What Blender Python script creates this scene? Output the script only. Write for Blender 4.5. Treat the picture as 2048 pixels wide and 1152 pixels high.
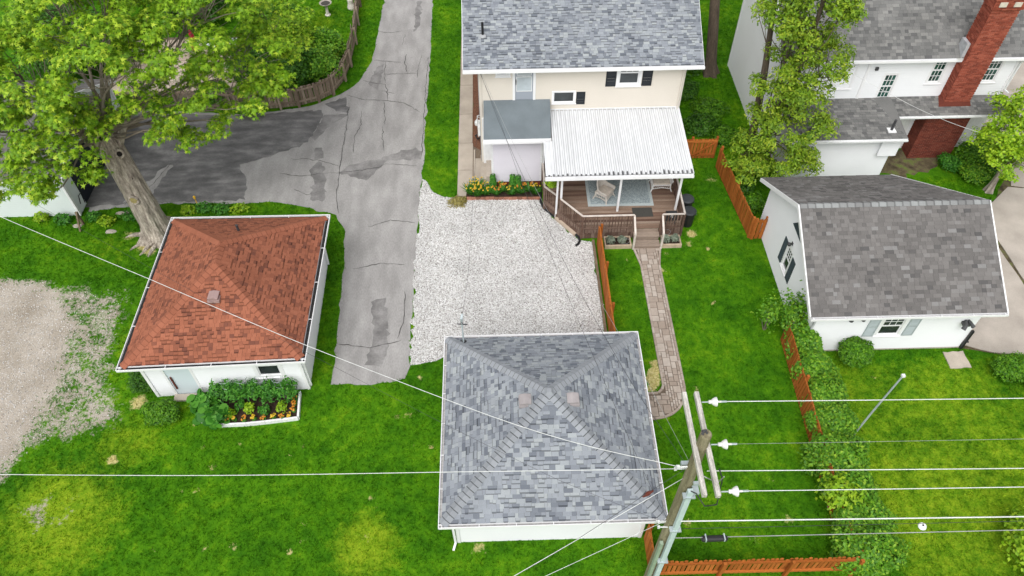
import bpy, math, random
import numpy as np
from mathutils import Vector, Matrix
random.seed(7); RNG = np.random.default_rng(11)
for _o in list(bpy.data.objects): bpy.data.objects.remove(_o)
SC = bpy.context.scene
COL = SC.collection
R = math.radians
# ------------------------------------------------------------------ camera
CAM_H = 24.0
cam_d = bpy.data.cameras.new('camera'); cam = bpy.data.objects.new('camera', cam_d); COL.objects.link(cam)
_r = ((0.999605099, -0.027613759, -0.005208283), (0.024525238, 0.766829892, 0.641381656), (0.013717091, 0.641256108, -0.767204304))
_m = Matrix((( _r[0][0], _r[1][0], -_r[2][0], 0), (_r[0][1], _r[1][1], -_r[2][1], 0), (_r[0][2], _r[1][2], -_r[2][2], CAM_H), (0, 0, 0, 1)))
cam.matrix_world = _m
cam_d.sensor_width = 36.0; cam_d.lens = 36.0 * 1508.03 / 2048.0; cam_d.clip_end = 500; cam_d.clip_start = 0.1
SC.camera = cam
_RM = np.array(_r)
def project(p):
    c = _RM @ (np.asarray(p, float) - np.array((0, 0, CAM_H)))
    return 1024 + 1508.03 * c[0] / c[2], 576 - 1508.03 * c[1] / c[2]
# ------------------------------------------------------------------ light
SUN_EL, SUN_AZ = R(55), R(200)           # azimuth clockwise from +Y
w = bpy.data.worlds.new('World'); SC.world = w; w.use_nodes = True
nt = w.node_tree; bg = nt.nodes['Background']
sky = nt.nodes.new('ShaderNodeTexSky'); sky.sky_type = 'NISHITA'; sky.sun_disc = False
sky.sun_elevation = SUN_EL; sky.sun_rotation = SUN_AZ; sky.air_density = 1.0; sky.dust_density = 3.0
hs = nt.nodes.new('ShaderNodeHueSaturation'); hs.inputs['Saturation'].default_value = 0.12
nt.links.new(sky.outputs[0], hs.inputs['Color']); nt.links.new(hs.outputs[0], bg.inputs['Color'])
bg.inputs['Strength'].default_value = 0.15
sun_d = bpy.data.lights.new('sun', 'SUN'); sun_d.energy = 1.25; sun_d.angle = R(50); sun_d.color = (1.0, 0.975, 0.94)
sun = bpy.data.objects.new('sun', sun_d); COL.objects.link(sun)
_sd = Vector((math.sin(SUN_AZ) * math.cos(SUN_EL), math.cos(SUN_AZ) * math.cos(SUN_EL), math.sin(SUN_EL)))
sun.rotation_euler = _sd.to_track_quat('Z', 'Y').to_euler(); sun.location = (0, 0, 60)
SC.view_settings.view_transform = 'Standard'; SC.view_settings.look = 'None'; SC.view_settings.gamma = 1
SC.view_settings.exposure = 0.42
# ------------------------------------------------------------------ materials
MATS = {}
def _ramp(nt, stops, interp='LINEAR'):
    n = nt.nodes.new('ShaderNodeValToRGB'); n.color_ramp.interpolation = interp
    e = n.color_ramp.elements
    while len(e) < len(stops): e.new(0.5)
    for k, (p, c) in enumerate(stops):
        e[k].position = p; e[k].color = (*c, 1)
    return n
def mat(name, stops, rough=0.85, nscale=8.0, namt=0.25, fscale=0, famt=0.0, bump=0.0, bscale=40, rndamt=1.0, metal=0.0, spec=0.3,
        dk=0.5, stretch=None, interp='LINEAR', trans=0.0, bdist=0.01, wavebump=None):
    """colour ramp driven by per-piece random + noise; two noise scales modulate; dk attribute darkens marked faces"""
    m = bpy.data.materials.new(name); m.use_nodes = True; MATS[name] = m
    nt = m.node_tree; N = nt.nodes.new; L = nt.links.new
    b = nt.nodes['Principled BSDF']; b.inputs['Roughness'].default_value = rough; b.inputs['Metallic'].default_value = metal
    b.inputs['Specular IOR Level'].default_value = spec
    geo = N('ShaderNodeNewGeometry'); pos = geo.outputs['Position']
    if stretch:
        vm = N('ShaderNodeVectorMath'); vm.operation = 'MULTIPLY'; vm.inputs[1].default_value = stretch
        L(pos, vm.inputs[0]); pos = vm.outputs[0]
    at = N('ShaderNodeAttribute'); at.attribute_name = 'rnd'
    oi = N('ShaderNodeObjectInfo')
    ad = N('ShaderNodeMath'); ad.operation = 'ADD'; L(at.outputs['Fac'], ad.inputs[0]); L(oi.outputs['Random'], ad.inputs[1])
    fr = N('ShaderNodeMath'); fr.operation = 'FRACT'; L(ad.outputs[0], fr.inputs[0])
    n1 = N('ShaderNodeTexNoise'); n1.inputs['Scale'].default_value = nscale; n1.inputs['Detail'].default_value = 4; L(pos, n1.inputs['Vector'])
    mx = N('ShaderNodeMix'); mx.data_type = 'FLOAT'; mx.inputs[0].default_value = rndamt
    L(n1.outputs['Fac'], mx.inputs[2]); L(fr.outputs[0], mx.inputs[3])
    rp = _ramp(nt, stops, interp); L(mx.outputs[0], rp.inputs[0])
    col = rp.outputs[0]
    # value modulation
    mr = N('ShaderNodeMapRange'); mr.inputs[1].default_value = 0.3; mr.inputs[2].default_value = 0.7
    mr.inputs[3].default_value = 1 - namt; mr.inputs[4].default_value = 1 + namt; L(n1.outputs['Fac'], mr.inputs[0])
    val = mr.outputs[0]
    if famt > 0:
        n2 = N('ShaderNodeTexNoise'); n2.inputs['Scale'].default_value = fscale; n2.inputs['Detail'].default_value = 3; L(pos, n2.inputs['Vector'])
        m2 = N('ShaderNodeMapRange'); m2.inputs[1].default_value = 0.3; m2.inputs[2].default_value = 0.7
        m2.inputs[3].default_value = 1 - famt; m2.inputs[4].default_value = 1 + famt; L(n2.outputs['Fac'], m2.inputs[0])
        mm = N('ShaderNodeMath'); mm.operation = 'MULTIPLY'; L(val, mm.inputs[0]); L(m2.outputs[0], mm.inputs[1]); val = mm.outputs[0]
    da = N('ShaderNodeAttribute'); da.attribute_name = 'dk'
    dm = N('ShaderNodeMapRange'); dm.inputs[3].default_value = 1.0; dm.inputs[4].default_value = dk; L(da.outputs['Fac'], dm.inputs[0])
    m3 = N('ShaderNodeMath'); m3.operation = 'MULTIPLY'; L(val, m3.inputs[0]); L(dm.outputs[0], m3.inputs[1])
    vm2 = N('ShaderNodeVectorMath'); vm2.operation = 'SCALE'; L(col, vm2.inputs[0]); L(m3.outputs[0], vm2.inputs['Scale'])
    L(vm2.outputs[0], b.inputs['Base Color'])
    if bump > 0:
        nb = N('ShaderNodeTexNoise'); nb.inputs['Scale'].default_value = bscale; nb.inputs['Detail'].default_value = 5; L(pos, nb.inputs['Vector'])
        bp = N('ShaderNodeBump'); bp.inputs['Strength'].default_value = bump; bp.inputs['Distance'].default_value = bdist
        L(nb.outputs['Fac'], bp.inputs['Height']); L(bp.outputs[0], b.inputs['Normal'])
    if trans > 0:
        tr = N('ShaderNodeBsdfTranslucent'); L(vm2.outputs[0], tr.inputs['Color'])
        ms = N('ShaderNodeMixShader'); ms.inputs[0].default_value = trans
        L(b.outputs[0], ms.inputs[1]); L(tr.outputs[0], ms.inputs[2]); L(ms.outputs[0], nt.nodes['Material Output'].inputs['Surface'])
    return m
def one(c, k=0.15): return [(0, tuple(x * (1 - k) for x in c)), (1, tuple(x * (1 + k) for x in c))]
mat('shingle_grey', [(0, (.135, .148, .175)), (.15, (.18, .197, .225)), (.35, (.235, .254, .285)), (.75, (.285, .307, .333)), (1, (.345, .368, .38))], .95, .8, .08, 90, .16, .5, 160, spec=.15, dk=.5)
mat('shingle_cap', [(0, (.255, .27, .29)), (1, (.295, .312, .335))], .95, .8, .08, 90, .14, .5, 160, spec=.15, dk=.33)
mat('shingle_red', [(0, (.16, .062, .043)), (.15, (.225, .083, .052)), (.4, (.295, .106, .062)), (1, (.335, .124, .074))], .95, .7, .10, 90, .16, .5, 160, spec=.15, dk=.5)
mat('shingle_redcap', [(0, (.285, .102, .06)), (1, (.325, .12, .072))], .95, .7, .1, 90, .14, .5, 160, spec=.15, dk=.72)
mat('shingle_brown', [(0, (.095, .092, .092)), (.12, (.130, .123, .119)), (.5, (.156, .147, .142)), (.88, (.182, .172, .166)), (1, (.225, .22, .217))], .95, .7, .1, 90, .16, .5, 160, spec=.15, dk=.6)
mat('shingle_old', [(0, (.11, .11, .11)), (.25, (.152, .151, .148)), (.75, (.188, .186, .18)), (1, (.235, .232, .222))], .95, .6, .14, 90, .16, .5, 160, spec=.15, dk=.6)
mat('roof_felt', one((.10, .10, .10)), .95)
mat('felt_roof', one((.145, .17, .185), .08), .9, 1.5, .1, 60, .08, .3, 120, spec=.2)
mat('white_siding', one((.80, .81, .83), .02), .55, .6, .03, 30, .02, spec=.35)
mat('white_trim', one((.82, .82, .83), .02), .5, 1.2, .04, 40, .03, spec=.4)
mat('white_dirty', one((.74, .75, .75), .03), .55, 1.0, .08, 14, .07, spec=.35, stretch=(1, 1, .3))
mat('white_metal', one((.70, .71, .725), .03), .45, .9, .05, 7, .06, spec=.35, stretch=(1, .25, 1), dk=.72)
mat('metal_dirt', one((.10, .10, .105), .25), .8, 14, .35)
mat('beige_siding', one((.66, .61, .54), .02), .6, .7, .03, 30, .02, spec=.3)
mat('mauve_siding', one((.64, .62, .67), .02), .6, .7, .03, 30, .02, spec=.3)
mat('pale_green_siding', one((.60, .66, .64), .02), .6, .7, .03, 30, .02, spec=.3)
mat('gutter_inside', one((.03, .03, .03), .3), .9, 12, .4)
mat('gutter_grit', one((.36, .35, .345), .15), .9, 12, .25)
mat('door_blue', one((.62, .70, .74), .02), .45, 1, .03)
mat('door_grey', one((.33, .36, .41), .03), .45, 1, .03)
mat('shutter_black', one((.012, .016, .022), .2), .4, 4, .1)
mat('shutter_grey', one((.36, .41, .42), .05), .6, 4, .05)
mat('shutter_dark', one((.045, .065, .075), .1), .6, 4, .1)
mat('glass', one((.035, .042, .045), .3), .07, 1.5, .5, spec=.6)
mat('glass_green', one((.02, .075, .06), .3), .07, 3, .5, spec=.6)
mat('glass_pale', one((.42, .47, .50), .1), .15, 1.5, .2, spec=.6)
mat('cedar', [(0, (.30, .088, .016)), (.5, (.40, .122, .024)), (1, (.48, .155, .034))], .8, 3, .1, 14, .15, .2, 60, spec=.2, stretch=(6, 6, .8))
mat('cedar_pale', one((.62, .24, .07), .1), .8, 3, .1, spec=.2)
mat('weathered_fence', [(0, (.17, .13, .095)), (.5, (.255, .20, .15)), (1, (.34, .275, .215))], .9, 3, .12, 14, .2, .3, 60, spec=.15, stretch=(6, 6, .8))
mat('deck_wood', [(0, (.115, .066, .048)), (.35, (.175, .108, .078)), (.7, (.245, .17, .125)), (1, (.33, .25, .195))], .75, 1.6, .22, 22, .25, .3, 50, spec=.25, stretch=(.6, 6, 6))
mat('rail_wood', [(0, (.10, .062, .048)), (.5, (.15, .095, .072)), (1, (.21, .15, .12))], .85, 3, .15, 14, .2, .2, 60, spec=.2)
mat('rail_top', one((.56, .50, .45), .1), .8, 4, .15, 20, .1, spec=.2)
mat('step_wood', [(0, (.24, .185, .145)), (1, (.33, .265, .215))], .85, 3, .15, 14, .2, .3, 50, spec=.2, stretch=(.6, 6, 6))
mat('timber_pale', one((.46, .36, .26), .15), .85, 3, .15, 14, .12, spec=.2)
mat('old_timber', one((.20, .15, .10), .2), .9, 3, .2, 14, .2)
mat('paver', [(0, (.31, .25, .205)), (.5, (.39, .325, .275)), (1, (.46, .40, .35))], .9, 6, .08, 60, .12, .4, 90, spec=.2)
mat('paver_joint', one((.15, .115, .085), .2), .95, 12, .2)
mat('concrete', [(0, (.36, .31, .255)), (1, (.48, .42, .355))], .9, 1.3, .12, 40, .12, .3, 60, rndamt=.35, spec=.2)
mat('concrete_grey', [(0, (.38, .335, .29)), (1, (.48, .43, .38))], .9, .9, .12, 40, .12, .3, 60, rndamt=.3, spec=.2)
mat('soil', one((.04, .025, .017), .3), .95, 12, .35, 50, .3, .8, 30, bdist=.03)
mat('bare_earth', one((.30, .22, .15), .2), .95, 6, .2, 40, .25, .6, 40, bdist=.02)
mat('mulch', one((.16, .075, .045), .3), .95, 14, .35, 60, .3, .8, 40, bdist=.03)
mat('brick', [(0, (.19, .045, .028)), (.5, (.27, .065, .040)), (1, (.36, .10, .062))], .9, 1.2, .12, 30, .12, .3, 80, spec=.2)
mat('brick_dark', [(0, (.12, .032, .022)), (1, (.20, .052, .034))], .9, 1.2, .12, 30, .12, .3, 80, spec=.2)
mat('mortar', one((.33, .24, .20), .1), .95, 8, .15)
mat('limestone', one((.60, .54, .46), .08), .85, 5, .1)
mat('stone_edging', one((.33, .15, .10), .3), .9, 6, .2)
mat('pole_wood', [(0, (.15, .13, .085)), (.5, (.225, .20, .125)), (1, (.30, .27, .20))], .9, 2.2, .2, 22, .25, .5, 40, rndamt=.0, spec=.15, stretch=(5, 5, .5))
mat('arm_wood', [(0, (.34, .31, .26)), (.5, (.47, .445, .40)), (1, (.62, .60, .56))], .9, 4, .25, 30, .28, .5, 50, rndamt=.2, spec=.15, stretch=(6, .7, 6))
mat('galvanised', one((.46, .52, .54), .08), .45, 4, .08, spec=.5, metal=.3)
mat('conduit_pale', one((.47, .56, .57), .06), .5, 4, .08)
mat('conduit_green', one((.30, .38, .28), .1), .6, 4, .12)
mat('porcelain', one((.70, .69, .67), .03), .2, 4, .05, spec=.6)
mat('wire_white', one((.72, .73, .72), .05), .5, 3, .1)
mat('wire_grey', one((.34, .34, .34), .15), .6, 1, .25)
mat('wire_black', one((.045, .045, .05), .2), .6, 3, .2)
mat('plastic_black', one((.02, .02, .022), .2), .4, 5, .1)
mat('plastic_dark', one((.045, .05, .055), .2), .5, 5, .1)
mat('metal_dark', one((.06, .06, .065), .2), .5, 6, .15)
mat('metal_vent', one((.34, .31, .31), .06), .5, 6, .08, spec=.4)
mat('metal_vent_red', one((.36, .25, .235), .06), .5, 6, .08, spec=.4)
mat('lead', one((.42, .43, .45), .1), .5, 6, .15)
mat('downspout_tan', one((.52, .42, .33), .05), .5, 3, .08)
mat('wicker', one((.62, .575, .52), .08), .75, 10, .1, 60, .25, .5, 90)
mat('wicker_white', one((.78, .77, .75), .05), .7, 10, .06, 60, .2, .4, 90)
mat('cushion', one((.56, .49, .42), .08), .9, 8, .12, 30, .1)
mat('rug', [(0, (.17, .20, .215)), (.42, (.24, .285, .30)), (.55, (.33, .385, .40)), (1, (.52, .56, .56))], .95, 22, .1, 60, .15, rndamt=.0)
mat('rug_border', one((.42, .47, .475), .1), .95, 22, .1)
mat('doormat', one((.06, .058, .052), .15), .95, 40, .25)
mat('bark', [(0, (.15, .125, .10)), (.4, (.32, .275, .23)), (.7, (.43, .38, .32)), (1, (.54, .49, .42))], .95, 9, .3, 45, .3, 1.0, 11, rndamt=0, spec=.1, stretch=(1, 1, .16), bdist=.05)
mat('bark_dark', one((.105, .08, .06), .2), .95, 5, .3, 30, .25, .7, 14, stretch=(1, 1, .2), bdist=.03)
mat('cut_wood', one((.29, .24, .10), .15), .9, 6, .2)
mat('hollow', one((.02, .017, .014), .2), .95)
mat('twig', one((.25, .21, .17), .2), .9, 3, .2)
def leafmat(n, stops, tr=.3, rough=.5): mat(n, stops, rough, 1.2, .12, 0, 0, 0, trans=tr, spec=.3)
leafmat('leaf_maple', [(0, (.09, .21, .008)), (.3, (.20, .38, .014)), (.7, (.33, .53, .024)), (1, (.50, .63, .05))])
leafmat('leaf_cedar', [(0, (.09, .19, .012)), (.4, (.19, .33, .018)), (.8, (.30, .43, .025)), (1, (.40, .46, .04))])
leafmat('leaf_hedge', [(0, (.05, .17, .010)), (.4, (.115, .30, .016)), (.85, (.20, .41, .024)), (1, (.33, .50, .035))])
leafmat('leaf_dark', [(0, (.022, .09, .008)), (.5, (.055, .17, .012)), (1, (.10, .25, .018))])
leafmat('leaf_shrub', [(0, (.04, .14, .006)), (.5, (.09, .25, .010)), (1, (.16, .35, .014))])
leafmat('leaf_lime', [(0, (.14, .29, .008)), (.5, (.26, .46, .015)), (1, (.40, .56, .028))])
leafmat('leaf_bed', [(0, (.025, .13, .010)), (.5, (.06, .235, .020)), (1, (.12, .34, .035))])
leafmat('leaf_grey', [(0, (.17, .21, .15)), (1, (.30, .35, .27))])
leafmat('leaf_dry', [(0, (.22, .19, .05)), (1, (.42, .36, .13))])
leafmat('petal_yellow', [(0, (.62, .36, .02)), (1, (.75, .55, .05))])
leafmat('petal_orange', [(0, (.58, .20, .02)), (1, (.70, .34, .04))])
leafmat('petal_white', [(0, (.7, .68, .6)), (1, (.8, .8, .75))])
mat('car_red', one((.32, .012, .035), .05), .5, 3, .05)
mat('fabric_red', one((.34, .02, .04), .1), .85, 8, .15)
mat('table_white', one((.66, .69, .74), .04), .3, 2, .06)
mat('stone_white', one((.68, .64, .58), .06), .8, 6, .12)
mat('water', one((.05, .045, .035), .1), .1, 3, .2)
mat('yellow_plastic', one((.72, .42, .03), .05), .5)
mat('rock', one((.40, .36, .31), .15), .95, 6, .2, 40, .2, .5, 30)
# ------------------------------------------------------------------ mesh helpers
WL = {}                                    # world location of every parent
def finish(o, parent, world):
    COL.objects.link(o)
    if parent is not None:
        o.parent = parent; pl = WL[parent.name]
        o.location = Vector(world) - pl
    else: o.location = world
    WL[o.name] = Vector(world)
    return o
class MB:
    def __init__(s): s.v = []; s.f = []; s.r = []; s.d = []
    def face(s, pts, r=0.0, d=0.0):
        k = len(s.v); s.v.extend([tuple(p) for p in pts]); s.f.append(tuple(range(k, k + len(pts)))); s.r.append(r); s.d.append(d)
    def box(s, x0, x1, y0, y1, z0, z1, r=0.0, d=0.0):
        s.hexa([(x0, y0, z0), (x1, y0, z0), (x1, y1, z0), (x0, y1, z0)], [(x0, y0, z1), (x1, y0, z1), (x1, y1, z1), (x0, y1, z1)], r, d)
    def hexa(s, bot, top, r=0.0, d=0.0):
        k = len(s.v); n = len(bot); s.v.extend([tuple(p) for p in bot]); s.v.extend([tuple(p) for p in top])
        fs = [tuple(k + i for i in reversed(range(n))), tuple(k + n + i for i in range(n))]
        fs += [(k + i, k + (i + 1) % n, k + n + (i + 1) % n, k + n + i) for i in range(n)]
        s.f += fs; s.r += [r] * len(fs); s.d += [d] * len(fs)
    def bar(s, a, b, wx, wz, r=0.0, up=(0, 0, 1)):
        """square-section bar from a to b"""
        a = Vector(a); b = Vector(b); t = (b - a).normalized(); u = Vector(up)
        if abs(t.dot(u)) > .98: u = Vector((0, 1, 0))
        x = t.cross(u).normalized(); y = x.cross(t)
        q = [(-1, -1), (1, -1), (1, 1), (-1, 1)]
        s.hexa([a + x * (i * wx / 2) + y * (j * wz / 2) for i, j in q], [b + x * (i * wx / 2) + y * (j * wz / 2) for i, j in q], r)
    def tube(s, pts, rad, n=6, r=0.0, cap=True):
        pts = [Vector(p) for p in pts]
        if not hasattr(rad, '__len__'): rad = [rad] * len(pts)
        ref = None; rings = []
        for i, p in enumerate(pts):
            t = (pts[min(i + 1, len(pts) - 1)] - pts[max(i - 1, 0)]).normalized()
            if ref is None:
                ref = Vector((0, 0, 1)) if abs(t.z) < .9 else Vector((1, 0, 0))
            x = t.cross(ref).normalized(); y = x.cross(t).normalized(); ref = -y if False else ref
            k = len(s.v)
            for j in range(n):
                a = 2 * math.pi * j / n
                s.v.append(tuple(p + (x * math.cos(a) + y * math.sin(a)) * rad[i]))
            rings.append(k)
        for i in range(len(pts) - 1):
            for j in range(n):
                s.f.append((rings[i] + j, rings[i] + (j + 1) % n, rings[i + 1] + (j + 1) % n, rings[i + 1] + j)); s.r.append(r); s.d.append(0)
        if cap:
            s.f.append(tuple(rings[0] + j for j in reversed(range(n)))); s.f.append(tuple(rings[-1] + j for j in range(n))); s.r += [r, r]; s.d += [0, 0]
    def lathe(s, c, prof, n=16, r=0.0):
        rings = []
        for (rad, z) in prof:
            rings.append(len(s.v))
            for j in range(n):
                a = 2 * math.pi * j / n; s.v.append((c[0] + rad * math.cos(a), c[1] + rad * math.sin(a), c[2] + z))
        for i in range(len(prof) - 1):
            for j in range(n):
                s.f.append((rings[i] + j, rings[i] + (j + 1) % n, rings[i + 1] + (j + 1) % n, rings[i + 1] + j)); s.r.append(r); s.d.append(0)
        s.f.append(tuple(rings[0] + j for j in reversed(range(n)))); s.f.append(tuple(rings[-1] + j for j in range(n))); s.r += [r, r]; s.d += [0, 0]
    def build(s, name, material, parent=None, smooth=False, origin=None, kind=None):
        V = np.array(s.v, float)
        if origin is None: origin = Vector(((V[:, 0].min() + V[:, 0].max()) / 2, (V[:, 1].min() + V[:, 1].max()) / 2, V[:, 2].min()))
        me = bpy.data.meshes.new(name); me.from_pydata((V - np.array(origin)).tolist(), [], s.f)
        if any(s.r):
            a = me.attributes.new('rnd', 'FLOAT', 'FACE'); a.data.foreach_set('value', s.r)
        if any(s.d):
            a = me.attributes.new('dk', 'FLOAT', 'FACE'); a.data.foreach_set('value', s.d)
        me.materials.append(MATS[material])
        if smooth: me.polygons.foreach_set('use_smooth', [True] * len(me.polygons))
        o = bpy.data.objects.new(name, me)
        if kind: o['kind'] = kind
        return finish(o, parent, origin)
def np_obj(name, V, F, material, parent=None, rnd=None, kind=None, smooth=False, vattr=None):
    V = np.asarray(V, np.float32); F = np.asarray(F, np.int32); k = F.shape[1]
    org = np.array([(V[:, 0].min() + V[:, 0].max()) / 2, (V[:, 1].min() + V[:, 1].max()) / 2, V[:, 2].min()], np.float32)
    me = bpy.data.meshes.new(name); me.vertices.add(len(V)); me.vertices.foreach_set('co', (V - org).ravel())
    me.loops.add(F.size); me.loops.foreach_set('vertex_index', F.ravel())
    me.polygons.add(len(F)); me.polygons.foreach_set('loop_start', np.arange(0, F.size, k, dtype=np.int32))
    if smooth: me.polygons.foreach_set('use_smooth', np.ones(len(F), bool))
    me.update(calc_edges=True)
    if rnd is not None:
        a = me.attributes.new('rnd', 'FLOAT', 'FACE'); a.data.foreach_set('value', np.asarray(rnd, np.float32))
    for nm, arr in (vattr or {}).items():
        a = me.attributes.new(nm, 'FLOAT', 'POINT'); a.data.foreach_set('value', np.asarray(arr, np.float32))
    me.materials.append(MATS[material]); o = bpy.data.objects.new(name, me)
    if kind: o['kind'] = kind
    return finish(o, parent, tuple(float(x) for x in org))
def thing(name, label, cat, loc, group=None):
    o = bpy.data.objects.new(name, None); o.empty_display_size = .2
    o['label'] = label; o['category'] = cat
    if group: o['group'] = group
    return finish(o, None, loc)
def tag(o, label, cat, group=None):
    o['label'] = label; o['category'] = cat
    if group: o['group'] = group
    return o
def struct(o): o['kind'] = 'structure'; return o
def inst(name, me, parent, M):
    """an object sharing mesh data, world matrix M"""
    o = bpy.data.objects.new(name, me); COL.objects.link(o); o.parent = parent
    o.matrix_local = Matrix.Translation(-WL[parent.name]) @ M; WL[o.name] = M.to_translation()
    return o
def rag(poly, amp=.06, step=.35, seed=1):
    """roughen a polygon's outline"""
    rr = random.Random(seed); out = []
    for i, p in enumerate(poly):
        q = poly[(i + 1) % len(poly)]; d = math.hypot(q[0] - p[0], q[1] - p[1]); n = max(1, int(d / step))
        for k in range(n):
            t = k / n; a = amp if 0 < k else amp * .4
            out.append((p[0] + (q[0] - p[0]) * t + rr.gauss(0, a), p[1] + (q[1] - p[1]) * t + rr.gauss(0, a)))
    return out
def sheet(name, poly, z, material, parent=None, th=0.0):
    b = MB()
    if th: b.hexa([(x, y, z - th) for x, y in poly], [(x, y, z) for x, y in poly])
    else: b.face([(x, y, z) for x, y in poly])
    return b.build(name, material, parent)
def inpoly(X, Y, poly):
    ins = np.zeros(X.shape, bool); n = len(poly)
    for i in range(n):
        x0, y0 = poly[i]; x1, y1 = poly[(i + 1) % n]
        if y0 == y1: continue
        c = ((y0 > Y) != (y1 > Y)) & (X < (x1 - x0) * (Y - y0) / (y1 - y0) + x0); ins ^= c
    return ins
# ================================================================== GROUND
LOT = [(-40, 22.2), (-22.4, 21.4), (-19.8, 21.15), (-18.4, 20.7), (-16.9, 18.9), (-16.6, 16.1), (-16.9, 13.6), (-17.4, 12.0), (-18.3, 11.3), (-40, 9)]
MIX = [(-40, 22.6), (-21.2, 21.7), (-17.9, 21.3), (-14.9, 20.6), (-14.7, 17.4), (-14.3, 16.0), (-13.3, 14.6), (-13.9, 13.5), (-16.3, 12.85), (-17.2, 11.5), (-40, 9)]
LOW = [(-17.1, 11.3), (-15.8, 11.7), (-14.1, 11.6), (-13.6, 11.1), (-14.4, 9.9), (-15.8, 9.6)]
_rs = random.Random(77)
SPOTS_X = [(_rs.uniform(-11.5, -2.5), _rs.uniform(9, 14.2), _rs.uniform(.09, .16), _rs.uniform(.5, .85)) for _ in range(22)] + [(_rs.uniform(5.2, 10.2), _rs.uniform(8.6, 22), _rs.uniform(.10, .22), _rs.uniform(.4, .75)) for _ in range(14)]
def softpoly(X, Y, poly, k):
    """1 inside, falling to 0 over k metres outside and rising over k inside"""
    d = np.full(X.shape, 1e9)
    for i in range(len(poly)):
        (x0, y0), (x1, y1) = poly[i], poly[(i + 1) % len(poly)]
        ux, uy = x1 - x0, y1 - y0; l2 = ux * ux + uy * uy
        t = np.clip(((X - x0) * ux + (Y - y0) * uy) / l2, 0, 1)
        d = np.minimum(d, np.hypot(X - x0 - t * ux, Y - y0 - t * uy))
    s = np.where(inpoly(X, Y, poly), d, -d)
    return np.clip(.5 + s / (2 * k), 0, 1)
SPOTS = [(-13.74, 12.67, .25, .8), (-9.4, 13.12, .18, .45), (-9.83, 11.9, .15, .45), (-6.2, 12.8, .5, .34), (-3.17, 15.77, .3, .5), (-3.45, 14.16, .28, .55),
         (5.72, 15.75, .26, 1.1), (5.62, 15.4, .30, 1.2), (5.5, 15.05, .2, 1.0), (5.76, 16.1, .2, .9), (10.0, 26.4, .5, .5), (3.43, 8.95, .2, .5), (-.9, 9.2, .4, .55), (8.0, 9.25, .35, .45), (-15.3, 23.0, .8, .75), (-16.3, 23.6, .5, .6),
         (8.1, 20.9, .45, .33), (8.3, 19.8, .3, .36), (13.9, 15.2, .15, .6), (8.4, 22.9, .28, .9), (8.2, 22.3, .2, .8), (-13.5, 15.0, .5, .7), (6.3, 8.9, .6, .33), (9.2, 9.9, .35, .5), (-4.6, 9.7, .8, .33)]
def f_bare(X, Y):
    b = np.maximum(softpoly(X, Y, LOT, 1.0), .56 * softpoly(X, Y, MIX, .9))
    b = np.maximum(b, .47 * softpoly(X, Y, LOW, .6))
    return b
def f_dry(X, Y):
    b = np.zeros(X.shape)
    for (x, y, r, a) in SPOTS + SPOTS_X: b = np.maximum(b, a * np.exp(-((X - x) ** 2 + (Y - y) ** 2) / (r * r)))
    return b
def f_yel(X, Y):
    y = .62 * np.clip((X - 11.3) / 1.5, 0, 1) * np.clip((17.5 - Y) / 2, 0, 1) * (.75 + .25 * np.clip((14 - Y) / 3, 0, 1))
    for (x0, y0, r, a) in [(-4.6, 9.4, 1.2, .95), (-15, 10.6, 2.6, .8), (-13.6, 13.2, 1.6, .6), (8.4, 21.2, 1.2, .3), (9.0, 19.4, 1.2, .25), (14, 11.5, 2.5, .3), (-8, 14, 1.0, .25), (-16, 23.2, 2.6, .3), (-6.3, 18.5, .9, .2), (-6, 13, 1, .25), (7.5, 12, 1.2, .18), (-14.5, 18, 1.5, .45), (-10, 41, 2, .5)]:
        y = np.maximum(y, a * np.exp(-((X - x0) ** 2 + (Y - y0) ** 2) / (r * r)))
    return y
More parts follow.
